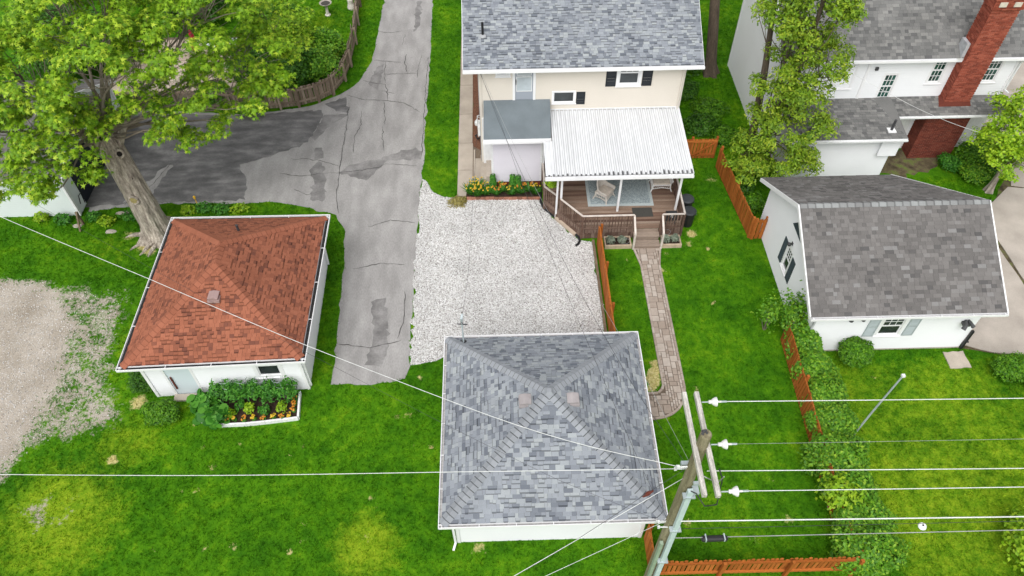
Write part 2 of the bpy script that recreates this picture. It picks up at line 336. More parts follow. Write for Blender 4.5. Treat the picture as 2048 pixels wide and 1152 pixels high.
def grass_nodes(nt, bare_cols):
    """returns colour socket: mottled turf, yellowing by attribute, bare ground by attribute"""
    N = nt.nodes.new; L = nt.links.new
    geo = N('ShaderNodeNewGeometry')
    def noise(s, d=4, r=.55):
        n = N('ShaderNodeTexNoise'); n.inputs['Scale'].default_value = s; n.inputs['Detail'].default_value = d; n.inputs['Roughness'].default_value = r
        L(geo.outputs['Position'], n.inputs['Vector']); return n.outputs['Fac']
    def math_(op, a, b):
        m = N('ShaderNodeMath'); m.operation = op
        for i, v in enumerate((a, b)):
            if isinstance(v, (int, float)): m.inputs[i].default_value = v
            else: L(v, m.inputs[i])
        return m.outputs[0]
    n1 = noise(.45, 5, .6); n2 = noise(2.6, 4, .6); n3 = noise(15, 3, .6)
    s = math_('ADD', math_('MULTIPLY', n1, .5), math_('ADD', math_('MULTIPLY', n2, .38), math_('MULTIPLY', n3, .2)))
    rp = _ramp(nt, [(.38, (.020, .090, .0012)), (.48, (.038, .142, .002)), (.58, (.070, .205, .003)), (.68, (.145, .285, .006))]); L(s, rp.inputs[0])
    ya = N('ShaderNodeAttribute'); ya.attribute_name = 'yel'
    yf = N('ShaderNodeMapRange'); yf.inputs[1].default_value = .42; yf.inputs[2].default_value = .85
    L(math_('ADD', math_('MULTIPLY', ya.outputs['Fac'], .9), math_('MULTIPLY', math_('SUBTRACT', s, .42), 1.3)), yf.inputs[0])
    yr = _ramp(nt, [(.4, (.125, .245, .005)), (.68, (.29, .385, .018))]); L(math_('ADD', math_('MULTIPLY', n2, .5), math_('MULTIPLY', n3, .5)), yr.inputs[0])
    m1 = N('ShaderNodeMix'); m1.data_type = 'RGBA'; L(yf.outputs[0], m1.inputs[0]); L(rp.outputs[0], m1.inputs[6]); L(yr.outputs[0], m1.inputs[7])
    ba = N('ShaderNodeAttribute'); ba.attribute_name = 'bare'
    nb = math_('ADD', math_('MULTIPLY', noise(1.7, 5, .65), .7), math_('MULTIPLY', noise(9, 3, .6), .5))
    bf = N('ShaderNodeMapRange'); bf.inputs[1].default_value = .46; bf.inputs[2].default_value = .60
    L(math_('ADD', ba.outputs['Fac'], math_('MULTIPLY', math_('SUBTRACT', nb, .6), 1.1)), bf.inputs[0])
    br = _ramp(nt, bare_cols); L(math_('ADD', math_('MULTIPLY', noise(.9, 4), .35), math_('MULTIPLY', noise(26, 4, .7), .65)), br.inputs[0])
    m2 = N('ShaderNodeMix'); m2.data_type = 'RGBA'; L(bf.outputs[0], m2.inputs[0]); L(m1.outputs[2], m2.inputs[6]); L(br.outputs[0], m2.inputs[7])
    da = N('ShaderNodeAttribute'); da.attribute_name = 'dry'
    df = N('ShaderNodeMapRange'); df.inputs[1].default_value = .42; df.inputs[2].default_value = .62
    L(math_('ADD', da.outputs['Fac'], math_('MULTIPLY', math_('SUBTRACT', nb, .6), 1.2)), df.inputs[0])
    dr_ = _ramp(nt, [(.35, (.36, .33, .10)), (.6, (.60, .52, .26))]); L(n3, dr_.inputs[0])
    m3 = N('ShaderNodeMix'); m3.data_type = 'RGBA'; L(df.outputs[0], m3.inputs[0]); L(m2.outputs[2], m3.inputs[6]); L(dr_.outputs[0], m3.inputs[7])
    return m3.outputs[2], s
BARE_COLS = [(.33, (.19, .155, .115)), (.46, (.35, .305, .25)), (.55, (.46, .41, .355)), (.68, (.62, .57, .51))]
def grass_material(name, blade):
    m = bpy.data.materials.new(name); m.use_nodes = True; MATS[name] = m; nt = m.node_tree; N = nt.nodes.new; L = nt.links.new
    b = nt.nodes['Principled BSDF']; b.inputs['Roughness'].default_value = .9; b.inputs['Specular IOR Level'].default_value = .12
    col, s = grass_nodes(nt, BARE_COLS)
    if blade:
        at = N('ShaderNodeAttribute'); at.attribute_name = 'rnd'
        mr = N('ShaderNodeMapRange'); mr.inputs[3].default_value = .95; mr.inputs[4].default_value = 1.55; L(at.outputs['Fac'], mr.inputs[0])
        sc = N('ShaderNodeVectorMath'); sc.operation = 'SCALE'; L(col, sc.inputs[0]); L(mr.outputs[0], sc.inputs['Scale']); col = sc.outputs[0]
    else:
        nb = N('ShaderNodeTexNoise'); nb.inputs['Scale'].default_value = 30; nb.inputs['Detail'].default_value = 5
        geo = N('ShaderNodeNewGeometry'); L(geo.outputs['Position'], nb.inputs['Vector'])
        bp = N('ShaderNodeBump'); bp.inputs['Strength'].default_value = .7; bp.inputs['Distance'].default_value = .04
        L(nb.outputs['Fac'], bp.inputs['Height']); L(bp.outputs[0], b.inputs['Normal'])
    L(col, b.inputs['Base Color'])
    if blade:
        tr = N('ShaderNodeBsdfTranslucent'); L(col, tr.inputs['Color']); ms = N('ShaderNodeMixShader'); ms.inputs[0].default_value = .25
        L(b.outputs[0], ms.inputs[1]); L(tr.outputs[0], ms.inputs[2]); L(ms.outputs[0], nt.nodes['Material Output'].inputs['Surface'])
grass_material('turf', False); grass_material('turf_blade', True)
xs = np.concatenate([[-400, -200, -100, -60, -45], np.arange(-34, 34.1, .2), [45, 60, 100, 200, 400]])
ys = np.concatenate([[-300, -120, -50, -15, -4], np.arange(3, 50.1, .2), [60, 80, 120, 250, 500]])
GX, GY = np.meshgrid(xs, ys); nx = len(xs)
GZ = np.zeros_like(GX)
ii, jj = np.meshgrid(np.arange(len(ys) - 1), np.arange(nx - 1), indexing='ij'); q = (ii * nx + jj).ravel()
gr = np_obj('ground', np.stack([GX.ravel(), GY.ravel(), GZ.ravel()], 1), np.stack([q, q + 1, q + nx + 1, q + nx], 1), 'turf',
            vattr={'bare': f_bare(GX, GY).ravel(), 'yel': f_yel(GX, GY).ravel(), 'dry': f_dry(GX, GY).ravel()})
struct(gr)
# ---- asphalt driveway
mat('asphalt', [(.3, (.285, .275, .267)), (.5, (.33, .318, .31)), (.7, (.375, .362, .353))], .95, 1.1, .05, 16, .12, .5, 60, rndamt=0, spec=.15, stretch=(1.7, .55, 1))
mat('asphalt_dark', [(.3, (.12, .117, .117)), (.5, (.165, .16, .16)), (.7, (.25, .242, .238))], .92, 1.3, .07, 16, .15, .5, 60, rndamt=0, spec=.2, stretch=(.8, 1.8, 1))
mat('asphalt_mid', [(.3, (.18, .173, .17)), (.7, (.27, .26, .255))], .95, 1.6, .12, 12, .12, .5, 60, rndamt=0, spec=.15)
mat('crack', one((.05, .048, .045), .3), .95, 6, .3)
DRIVE = [(-3.8, 60), (-3.76, 43.1), (-3.66, 37.7), (-3.67, 31.8), (-3.62, 27), (-3.68, 22.9), (-3.64, 19.5), (-3.58, 16.3), (-3.75, 15.75), (-4.3, 15.55), (-6.5, 15.55), (-6.58, 19.1), (-6.75, 22.3),
         (-6.9, 23.6), (-7.4, 24.6), (-9.1, 25.25), (-10.1, 25.5), (-15.4, 25.6), (-18.2, 25.3), (-18.7, 25.1), (-19.0, 26), (-19.2, 33), (-17.6, 32.6), (-13.2, 32.2), (-11.24, 32.4), (-9.76, 32.75), (-8.3, 33.65), (-7.48, 34.74), (-6.87, 36.8), (-6.8, 39.4), (-6.75, 43.2), (-6.7, 60)]
DRV = rag(DRIVE, .035, .3, 3)
drive = struct(sheet('driveway', DRV, .004, 'asphalt'))
PATCH = [([(-3.72, 28.94), (-4.07, 29.21), (-5.23, 28.73), (-5.87, 28.36), (-7.18, 28.03), (-7.6, 27.42), (-6.23, 26.88), (-5.81, 27.6), (-5.37, 28.3), (-3.75, 28.29)], 'asphalt_mid'),
         ([(-7.96, 33.44), (-9.0, 32.9), (-8.36, 32.27), (-7.67, 32.1), (-7.84, 32.84)], 'asphalt_dark'),
         ([(-7.7, 31.96), (-8.86, 32.0), (-8.98, 31.57), (-9.4, 30.2), (-9.11, 29.92), (-8.76, 30.58)], 'asphalt_mid'),
         ([(-9.03, 29.38), (-8.65, 29.37), (-8.5, 28.58), (-8.91, 28.53)], 'asphalt_mid'),
         ([(-9.05, 27.71), (-8.72, 28.33), (-8.33, 27.94), (-8.03, 25.64), (-8.75, 25.66), (-8.66, 26.72)], 'asphalt_mid'),
         ([(-19.1, 25.5), (-16.95, 25.68), (-11.73, 25.72), (-11.9, 26.9), (-12.46, 28.2), (-10.9, 28.9), (-10.3, 29.2), (-9.43, 29.8), (-9.0, 31.6), (-9.12, 32.4), (-11.24, 32.2), (-13.1, 32.0), (-17.6, 32.4), (-19.1, 32.4)], 'asphalt_dark'),
         ([(-5.36, 19.5), (-4.75, 19.7), (-4.49, 17.08), (-4.7, 16.3), (-5.3, 16.4), (-5.1, 17.6)], 'asphalt_mid'),
         ([(-6.5, 36.2), (-6.2, 36.4), (-6.3, 33.9), (-6.9, 34.6)], 'asphalt_mid'), ([(-4.7, 43), (-4.45, 43), (-4.4, 40.3), (-4.75, 39.6)], 'asphalt_mid'),
         ([(-17.3, 25.75), (-16.2, 25.8), (-15.7, 28.3), (-15.95, 28.3)], 'asphalt')]
for k, (pl, mt) in enumerate(PATCH):
    sheet('asphalt_patch', rag(pl, .05, .18, 20 + k), .008 + (.004 if k == 9 else .0007 * k), mt, drive)
CR = [[(-6.76, 39.74), (-6.04, 39.53), (-5.45, 39.69), (-5.0, 39.71)], [(-5.22, 39.32), (-5.3, 38.25)], [(-6.9, 36.84), (-6.11, 36.65), (-5.24, 36.53)], [(-6.15, 36.56), (-6.0, 34.61)],
      [(-6.01, 35.41), (-5.17, 35.49), (-4.31, 35.43)], [(-5.0, 37.37), (-5.06, 36.52), (-4.84, 35.53)], [(-4.16, 37.17), (-4.29, 35.83), (-4.29, 35.03)], [(-7.19, 34.89), (-6.41, 34.55), (-5.99, 34.5), (-5.81, 33.98), (-5.74, 33.07)],
      [(-6.12, 33.91), (-5.41, 33.66)], [(-7.97, 33.6), (-6.93, 33.18), (-5.73, 33.04), (-4.9, 32.86), (-3.95, 31.97)], [(-5.91, 33.0), (-5.71, 31.04)], [(-7.01, 32.22), (-6.94, 31.08), (-7.15, 30.12), (-7.06, 28.92)],
      [(-5.83, 30.9), (-5.73, 29.94), (-5.6, 29.0)], [(-7.72, 32.98), (-7.67, 31.67), (-7.63, 28.3), (-7.51, 25.62), (-7.3, 24.7)], [(-10.08, 28.51), (-9.33, 28.54), (-8.47, 28.32), (-7.62, 27.92)],
      [(-10.42, 27.51), (-9.48, 27.3), (-8.43, 27.45), (-7.69, 27.48), (-6.47, 27.63), (-5.82, 27.79), (-5.43, 28.03), (-3.91, 27.85)], [(-3.77, 36.98), (-3.78, 33.3), (-3.74, 28.55)],
      [(-17.2, 25.6), (-16.3, 26.9), (-15.8, 28.5)], [(-4.0, 20), (-3.95, 18.4), (-4.15, 17.6)], [(-6.3, 21.3), (-5.2, 21.6), (-4.1, 21.5)], [(-5.9, 23.8), (-4.9, 24.2), (-3.8, 24.0)], [(-6.4, 17.4), (-5.2, 17.2), (-4.0, 17.5)], [(-9.6, 26.4), (-8.9, 26.0), (-8.3, 26.2)]]
rr = random.Random(5)
for pl in CR:
    pts = []
    for a, b_ in zip(pl[:-1], pl[1:]):
        n = max(2, int(math.dist(a, b_) / .16))
        for k in range(n): pts.append((a[0] + (b_[0] - a[0]) * k / n + rr.gauss(0, .022), a[1] + (b_[1] - a[1]) * k / n + rr.gauss(0, .022)))
    pts.append(pl[-1]); mb = MB()
    ws = [rr.uniform(.004, .017) for _ in pts]; ws[0] = ws[-1] = .004
    for k in range(len(pts) - 1):
        (x0, y0), (x1, y1) = pts[k], pts[k + 1]; d = math.hypot(x1 - x0, y1 - y0) or 1; ox, oy = -(y1 - y0) / d, (x1 - x0) / d
        mb.face([(x0 - ox * ws[k], y0 - oy * ws[k], .0185), (x1 - ox * ws[k + 1], y1 - oy * ws[k + 1], .0185), (x1 + ox * ws[k + 1], y1 + oy * ws[k + 1], .0185), (x0 + ox * ws[k], y0 + oy * ws[k], .0185)])
    mb.build('crack', 'crack', drive)
# ---- white gravel parking pad
GRAV = [(-3.62, 26.9), (-3.2, 26.2), (-2.75, 25.72), (-1.93, 25.55), (-1.6, 25.45), (1.95, 25.3), (1.98, 24.85), (2.58, 23.9), (3.5, 22.62), (4.02, 22.6), (4.05, 17.5), (4.1, 15.2), (-1.7, 15.2), (-2.2, 16.7), (-2.9, 16.45), (-3.57, 16.35), (-3.64, 19.5), (-3.68, 22.9)]
mat('gravel_bed', [(.30, (.24, .225, .21)), (.43, (.44, .425, .41)), (.55, (.60, .59, .58)), (.7, (.76, .755, .75))], .95, 17, .16, .55, .13, .9, 26, rndamt=0, spec=.2, bdist=.03)
mat('gravel_stone', [(0, (.20, .18, .165)), (.12, (.42, .40, .38)), (.4, (.62, .61, .60)), (.8, (.78, .775, .77)), (1, (.85, .85, .845))], .9, .6, .12, 0, 0, 0, spec=.2)
GRV = rag(GRAV, .05, .25, 9)
gravel = struct(sheet('gravel_pad', GRV, .008, 'gravel_bed'))
def scatter_stones(name, poly, n, smin, smax, z, material, parent=None, seed=3, dens=None):
    g = np.random.default_rng(seed); P = np.array(poly); X = g.uniform(P[:, 0].min(), P[:, 0].max(), n); Y = g.uniform(P[:, 1].min(), P[:, 1].max(), n)
    k = inpoly(X, Y, poly)
    if dens is not None: k &= g.random(n) < dens(X, Y)
    X, Y = X[k], Y[k]; n = len(X); s = g.uniform(smin, smax, n)
    T = np.array([(1, 0, 0), (0, 1, 0), (-1, 0, 0), (0, -1, 0), (0, 0, .75), (0, 0, -.5)], float)
    V = T[None] * (s[:, None, None] * g.uniform(.65, 1.25, (n, 6, 1))); a = g.uniform(0, 6.28, n); c, sn = np.cos(a), np.sin(a)
    x = V[..., 0] * c[:, None] - V[..., 1] * sn[:, None]; y = V[..., 0] * sn[:, None] + V[..., 1] * c[:, None]
    V = np.stack([x + X[:, None], y + Y[:, None], V[..., 2] + z + .3 * s[:, None]], -1).reshape(-1, 3)
    F0 = np.array([(0, 1, 4), (1, 2, 4), (2, 3, 4), (3, 0, 4), (1, 0, 5), (2, 1, 5), (3, 2, 5), (0, 3, 5)])
    F = (F0[None] + 6 * np.arange(n)[:, None, None]).reshape(-1, 3)
    return np_obj(name, V, F, material, parent, rnd=np.repeat(g.random(n), 8), kind='stuff')
scatter_stones('gravel_stones', GRV, 62000, .016, .036, .008, 'gravel_stone', gravel, 4)
# loose stones on the gravel lot at the left
tag(scatter_stones('lot_stones', [(-26, 21.5), (-14.5, 21), (-13.5, 14.2), (-17, 11.5), (-26, 11)], 26000, .010, .026, .0, 'gravel_stone', None, 6, lambda X, Y: np.clip((f_bare(X, Y) - .42) * 2.2, 0, .9)),
    'loose pale stones strewn over the bare gravel lot', 'gravel')
# ---- concrete walk along the house
walk = struct(sheet('sidewalk', [(-1.95, 25.6), (-1.28, 25.55), (-.62, 25.55), (-.62, 26.4), (-.85, 28.9), (-1.24, 29.3), (-1.27, 44), (-1.97, 44)], .012, 'paver_joint'))
for (y0, y1, xr) in [(25.62, 27.4, -1.24), (27.44, 29.4, -1.24), (29.44, 31.7, -1.27), (31.74, 34.2, -1.27), (34.24, 36.7, -1.28), (36.74, 39.2, -1.28), (39.24, 43.9, -1.28)]:
    sheet('concrete_slab', [(-1.94, y0), (xr, y0), (xr, y1), (-1.94, y1)], .05, 'concrete', walk, .04)
sheet('concrete_slab', [(-1.2, 25.62), (-.64, 25.62), (-.64, 26.4), (-1.13, 26.4), (-1.13, 28.9), (-1.2, 28.9)], .05, 'concrete', walk, .04)
struct(sheet('mulch_strip', rag([(-1.26, 29.2), (-.9, 28.9), (-.7, 28.9), (-.7, 44), (-1.26, 44)], .02, .3, 8), .02, 'mulch'))
mat('mossy_earth', [(.35, (.07, .055, .03)), (.5, (.12, .095, .055)), (.65, (.10, .13, .03))], .95, 2.5, .3, 30, .25, .6, 40, rndamt=0, bdist=.02)
# ---- concrete drive at the right garage
CD = [(17.75, 16.45), (18.4, 18.6), (18.6, 21), (19.8, 22.6), (21.6, 24.0), (22.6, 24.6), (23.4, 25.6), (24.1, 26.4), (24.3, 28), (23.9, 30), (24, 40), (40, 40), (40, 15.2), (20.2, 15.85)]
cdr = struct(sheet('concrete_drive', rag(CD, .04, .4, 12), .006, 'mossy_earth'))
for pl in [[(17.9, 16.6), (18.9, 16.2), (20.2, 16.0), (21.6, 19.5), (21.4, 23.6), (19.9, 22.4), (18.9, 20.8)], [(20.35, 15.95), (26, 15.6), (26, 19.4), (21.75, 19.5)], [(21.75, 19.6), (26, 19.5), (26, 25), (23.6, 25.4), (21.6, 23.7)], [(23.8, 25.5), (26, 25.1), (26, 30), (24.4, 30), (24.4, 27)], [(23.95, 30.06), (40, 30.06), (40, 40), (24.05, 40)], [(26.06, 15.4), (40, 15.3), (40, 30), (26.06, 30)]]:
    sheet('concrete_slab', rag(pl, .012, .5, 13), .045, 'concrete_grey', cdr, .035)
struct(sheet('paving_slab', rag([(16.93, 16.28), (17.73, 16.31), (17.74, 15.55), (16.93, 15.53)], .015, .2, 14), .045, 'concrete', None, .05))
mat('rubble', [(0, (.08, .07, .06)), (.6, (.22, .19, .165)), (1, (.42, .38, .33))], .95, 3, .2)
tag(scatter_stones('rubble', [(19.1, 19.6), (20.6, 19.2), (21.0, 21.9), (20.0, 22.0)], 1500, .02, .06, .045, 'rubble', None, 8, lambda X, Y: .55 * np.exp(-((X - 20.1) ** 2 + (Y - 20.9) ** 2) / .8)), 'broken grit and rubble on the concrete drive beside the gable garage', 'rubble')
# bare earth beside the white house and neighbour patio
struct(sheet('earth_patch', rag([(17.6, 26.7), (19.6, 26.4), (21.4, 27.3), (21.6, 28.2), (17.9, 28.2)], .1, .3, 15), .006, 'mossy_earth'))
pat = struct(sheet('patio', rag([(-21, 34), (-12.8, 33.6), (-12.6, 37.2), (-14, 39.5), (-21, 39.5)], .05, .4, 16), .006, 'paver_joint'))
rr = random.Random(17)
mat('patio_stone', [(0, (.40, .32, .25)), (1, (.56, .47, .39))], .9, 3, .1, 30, .12, .4, 40, spec=.2)
for i in range(9):
    for j in range(7):
        x = -20.6 + i * .92; y = 34.2 + j * .72
        if x > -13.6 and y > 37: continue
        sheet('patio_flag', [(x + .02, y + .02), (x + .88, y + .02), (x + .88, y + .68), (x + .02, y + .68)], .04 + rr.uniform(0, .006), 'patio_stone', pat, .034)
# ---- paver path
path = struct(sheet('path', [(5.72, 22.15), (5.9, 21.2), (5.9, 15.15), (5.7, 14.83), (4.31, 14.8), (4.31, 13.68), (5.4, 13.66), (6.1, 13.86), (6.6, 14.35), (6.77, 15.0), (6.77, 21.2), (6.95, 22.15)], .01, 'paver_joint'))
def path_in(X, Y, m):
    a = (X > 5.93 + m) & (X < 6.74 - m) & (Y > 14.6) & (Y < 21.25)
    fl = np.clip((Y - 21.0) / 1.1, 0, 1); a |= (X > 5.93 + m - .19 * fl) & (X < 6.74 - m + .19 * fl) & (Y > 20.9) & (Y < 22.12)
    a |= (X > 4.32) & (X < 5.75) & (Y > 13.70 + m) & (Y < 14.80 - m)
    r = np.hypot(X - 5.45, Y - 14.99); a |= (X >= 5.4) & (Y <= 15.0) & (r < 1.29 - m) & ~((X < 5.75) & (Y > 14.8 - m)) & ~(np.hypot(X - 5.70, Y - 15.03) < .23 + m)
    return a
cell = .098; gx = np.arange(4.32, 7.05, cell); gy = np.arange(13.7, 22.2, cell)
CX, CY = np.meshgrid(gx + cell / 2, gy + cell / 2); free = path_in(CX, CY, .085)
rr = random.Random(23); pav_mesh = {}
def paver_piece(x0, x1, y0, y1):
    w_, h_ = round(x1 - x0, 3), round(y1 - y0, 3)
    if (w_, h_) not in pav_mesh:
        mb = MB(); g_ = .007; c_ = .006
        bot = [(g_, g_, 0), (w_ - g_, g_, 0), (w_ - g_, h_ - g_, 0), (g_, h_ - g_, 0)]; top = [(g_ + c_, g_ + c_, .035), (w_ - g_ - c_, g_ + c_, .035), (w_ - g_ - c_, h_ - g_ - c_, .035), (g_ + c_, h_ - g_ - c_, .035)]
        mb.hexa(bot, top); me = bpy.data.meshes.new('paver'); me.from_pydata(mb.v, [], mb.f); me.materials.append(MATS['paver']); pav_mesh[(w_, h_)] = me
    inst('paver', pav_mesh[(w_, h_)], path, Matrix.Translation((x0, y0, .012 + rr.uniform(0, .006))))
for i in range(free.shape[0]):
    for j in range(free.shape[1]):
        if not free[i, j]: continue
        opts = [(4, 3), (3, 4), (3, 3), (3, 2), (2, 3), (2, 2), (4, 2)]; rr.shuffle(opts)
        for (a, c) in opts + [(2, 1), (1, 2), (1, 1)]:
            if i + c <= free.shape[0] and j + a <= free.shape[1] and free[i:i + c, j:j + a].all():
                free[i:i + c, j:j + a] = False; paver_piece(gx[j], gx[j] + a * cell, gy[i], gy[i] + c * cell); break
def border(pts, w_=.095):
    """soldier course along a polyline"""
    for a, b_ in zip(pts[:-1], pts[1:]):
        a = Vector((*a, 0)); b_ = Vector((*b_, 0)); n = max(1, round((b_ - a).length / .30)); t = (b_ - a) / n; u = t.normalized(); o = Vector((u.y, -u.x, 0)) * w_ / 2
        for k in range(n):
            p = a + t * k + u * .006; q_ = a + t * (k + 1) - u * .006; mb = MB()
            mb.hexa([(*(p - o).xy, .012), (*(p + o).xy, .012), (*(q_ + o).xy, .012), (*(q_ - o).xy, .012)], [(*(p - o * .9).xy, .05), (*(p + o * .9).xy, .05), (*(q_ + o * .9).xy, .05), (*(q_ - o * .9).xy, .05)])
            mb.build('paver', 'paver', path)
border([(5.76, 22.1), (5.95, 21.1), (5.95, 15.15), (5.88, 14.95), (5.7, 14.8), (4.33, 14.78)])
border([(6.9, 22.1), (6.72, 21.1), (6.72, 15.0)] + [(5.45 + 1.26 * math.cos(a), 14.99 + 1.26 * math.sin(a)) for a in [R(-15 * k) for k in range(1, 7)]] + [(4.33, 13.72)])
# ================================================================== BUILDING HELPERS
class Wall:
    def __init__(s, a, b):
        s.a = Vector((a[0], a[1], 0)); v = Vector((b[0] - a[0], b[1] - a[1], 0)); s.len = v.length; s.d = v.normalized(); s.n = Vector((s.d.y, -s.d.x, 0))
    def p(s, u, w_, z): return s.a + s.d * u + s.n * w_ + Vector((0, 0, z))
    def box(s, mb, u0, u1, w0, w1, z0, z1, r=0.0):
        q = [(u0, w1), (u1, w1), (u1, w0), (u0, w0)]
        mb.hexa([s.p(u, w_, z0) for u, w_ in q], [s.p(u, w_, z1) for u, w_ in q], r)
def siding(mb, W, z0, z1, ex=.11, holes=(), ur=None, lap=.028):
    zs = [z0 + k * ex for k in range(int(math.ceil((z1 - z0) / ex)) + 1)]; zs[-1] = z1
    for c0, c1 in zip(zs[:-1], zs[1:]):
        if c1 - c0 < 1e-4: continue
        br = sorted({c0, c1} | {h[k] for h in holes for k in (2, 3) if c0 < h[k] < c1})
        for a, b in zip(br[:-1], br[1:]):
            m = (a + b) / 2; iv = [(0.0, W.len)]
            for h in holes:
                if h[2] < m < h[3]:
                    nv = []
                    for (s0, s1) in iv:
                        if h[1] <= s0 or h[0] >= s1: nv.append((s0, s1)); continue
                        if h[0] > s0: nv.append((s0, h[0]))
                        if h[1] < s1: nv.append((h[1], s1))
                    iv = nv
            wa = lap * (1 - (a - c0) / ex) + .002; wb = lap * (1 - (b - c0) / ex) + .002
            for (s0, s1) in iv:
                a0, a1, b0, b1 = s0, s1, s0, s1
                if ur:
                    l, h_ = ur(a); a0, a1 = max(s0, l), min(s1, h_); l, h_ = ur(b); b0, b1 = max(s0, l), min(s1, h_)
                    if a1 - a0 < .01: continue
                    if b1 < b0: b0 = b1 = (b0 + b1) / 2
                mb.face([W.p(a0, wa, a), W.p(a1, wa, a), W.p(b1, wb, b), W.p(b0, wb, b)])
                if a == c0: mb.face([W.p(a0, .0, a), W.p(a1, .0, a), W.p(a1, wa, a), W.p(a0, wa, a)])
def window(th, W, u0, u1, z0, z1, glass='glass', grid=(0, 0), grid_low=None, sashes=2, casing=.09, trim='white_trim', sill=True, split=.5, label=None):
    mb = MB(); p = .03
    W.box(mb, u0 - casing, u0, -.02, p, z0 - casing, z1 + casing); W.box(mb, u1, u1 + casing, -.02, p, z0 - casing, z1 + casing)
    W.box(mb, u0 + .001, u1 - .001, -.02, p, z1, z1 + casing); W.box(mb, u0 + .001, u1 - .001, -.02, p, z0 - casing, z0)
    o = mb.build('window', trim, th)
    if label: o['label'] = label
    f = .04; zm = z0 + (z1 - z0) * split
    spans = [(z0, z1, grid, -.015)] if sashes == 1 else [(zm, z1, grid, -.005), (z0, zm, grid_low or grid, -.022)]
    for k, (a, b, g, off) in enumerate(spans):
        s = MB(); W.box(s, u0 + .002, u0 + f, off - .015, off + .012, a + .001, b - .001); W.box(s, u1 - f, u1 - .002, off - .015, off + .012, a + .001, b - .001)
        W.box(s, u0 + f, u1 - f, off - .015, off + .012, b - f, b - .001); W.box(s, u0 + f, u1 - f, off - .015, off + .012, a + .001, a + f)
        s.build('sash', trim, o)
        pm = MB(); pm.face([W.p(u0 + f, off - .008, a + f), W.p(u1 - f, off - .008, a + f), W.p(u1 - f, off - .008, b - f), W.p(u0 + f, off - .008, b - f)]); pm.build('pane', glass, o)
        if g[0] > 1:
            m = MB()
            for i in range(1, g[0]):
                u = u0 + f + (u1 - u0 - 2 * f) * i / g[0]; W.box(m, u - .011, u + .011, off - .006, off + .004, a + f, b - f)
            for j in range(1, g[1]):
                z = a + f + (b - a - 2 * f) * j / g[1]; W.box(m, u0 + f, u1 - f, off - .005, off + .006, z - .011, z + .011)
            m.build('muntin', trim, o)
    if sill:
        s = MB(); W.box(s, u0 - casing - .03, u1 + casing + .03, .031, .075, z0 - casing - .005, z0 - casing + .03); s.build('sill', trim, o)
    return o
def shutter(th, W, u0, u1, z0, z1, material):
    mb = MB(); W.box(mb, u0, u0 + .045, .018, .045, z0, z1); W.box(mb, u1 - .045, u1, .018, .045, z0, z1)
    for z in (z0, (z0 + z1) / 2 - .03, z1 - .06): W.box(mb, u0 + .045, u1 - .045, .018, .043, z, z + .06)
    z = z0 + .06
    while z < z1 - .07:
        a, b, c, d = W.p(u0 + .045, .022, z + .035), W.p(u1 - .045, .022, z + .035), W.p(u1 - .045, .04, z), W.p(u0 + .045, .04, z); mb.face([d, c, b, a]); z += .035
    return mb.build('shutter', material, th)
def clip_range(poly, v):
    xs = []
    for i in range(len(poly)):
        (u0, v0), (u1, v1) = poly[i], poly[(i + 1) % len(poly)]
        if (v0 <= v <= v1 or v1 <= v <= v0) and abs(v1 - v0) > 1e-9: xs.append(u0 + (u1 - u0) * (v - v0) / (v1 - v0))
        elif abs(v1 - v0) < 1e-9 and abs(v - v0) < 1e-9: xs += [u0, u1]
    return (min(xs), max(xs)) if len(xs) >= 2 else None
def tab_faces(w_, ex, t, cut):
    """local faces (u,v,n) of one shingle tab: wedge, optionally with a recessed dark lower band"""
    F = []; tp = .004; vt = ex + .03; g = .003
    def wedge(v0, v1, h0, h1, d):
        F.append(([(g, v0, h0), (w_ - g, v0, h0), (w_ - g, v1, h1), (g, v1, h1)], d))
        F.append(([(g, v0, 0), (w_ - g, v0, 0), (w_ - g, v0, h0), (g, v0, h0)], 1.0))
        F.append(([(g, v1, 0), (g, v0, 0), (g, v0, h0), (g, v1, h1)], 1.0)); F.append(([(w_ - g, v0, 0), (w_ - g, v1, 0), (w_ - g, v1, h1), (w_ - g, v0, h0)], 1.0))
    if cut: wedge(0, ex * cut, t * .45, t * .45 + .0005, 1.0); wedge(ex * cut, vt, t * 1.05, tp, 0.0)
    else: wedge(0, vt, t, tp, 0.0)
    return F
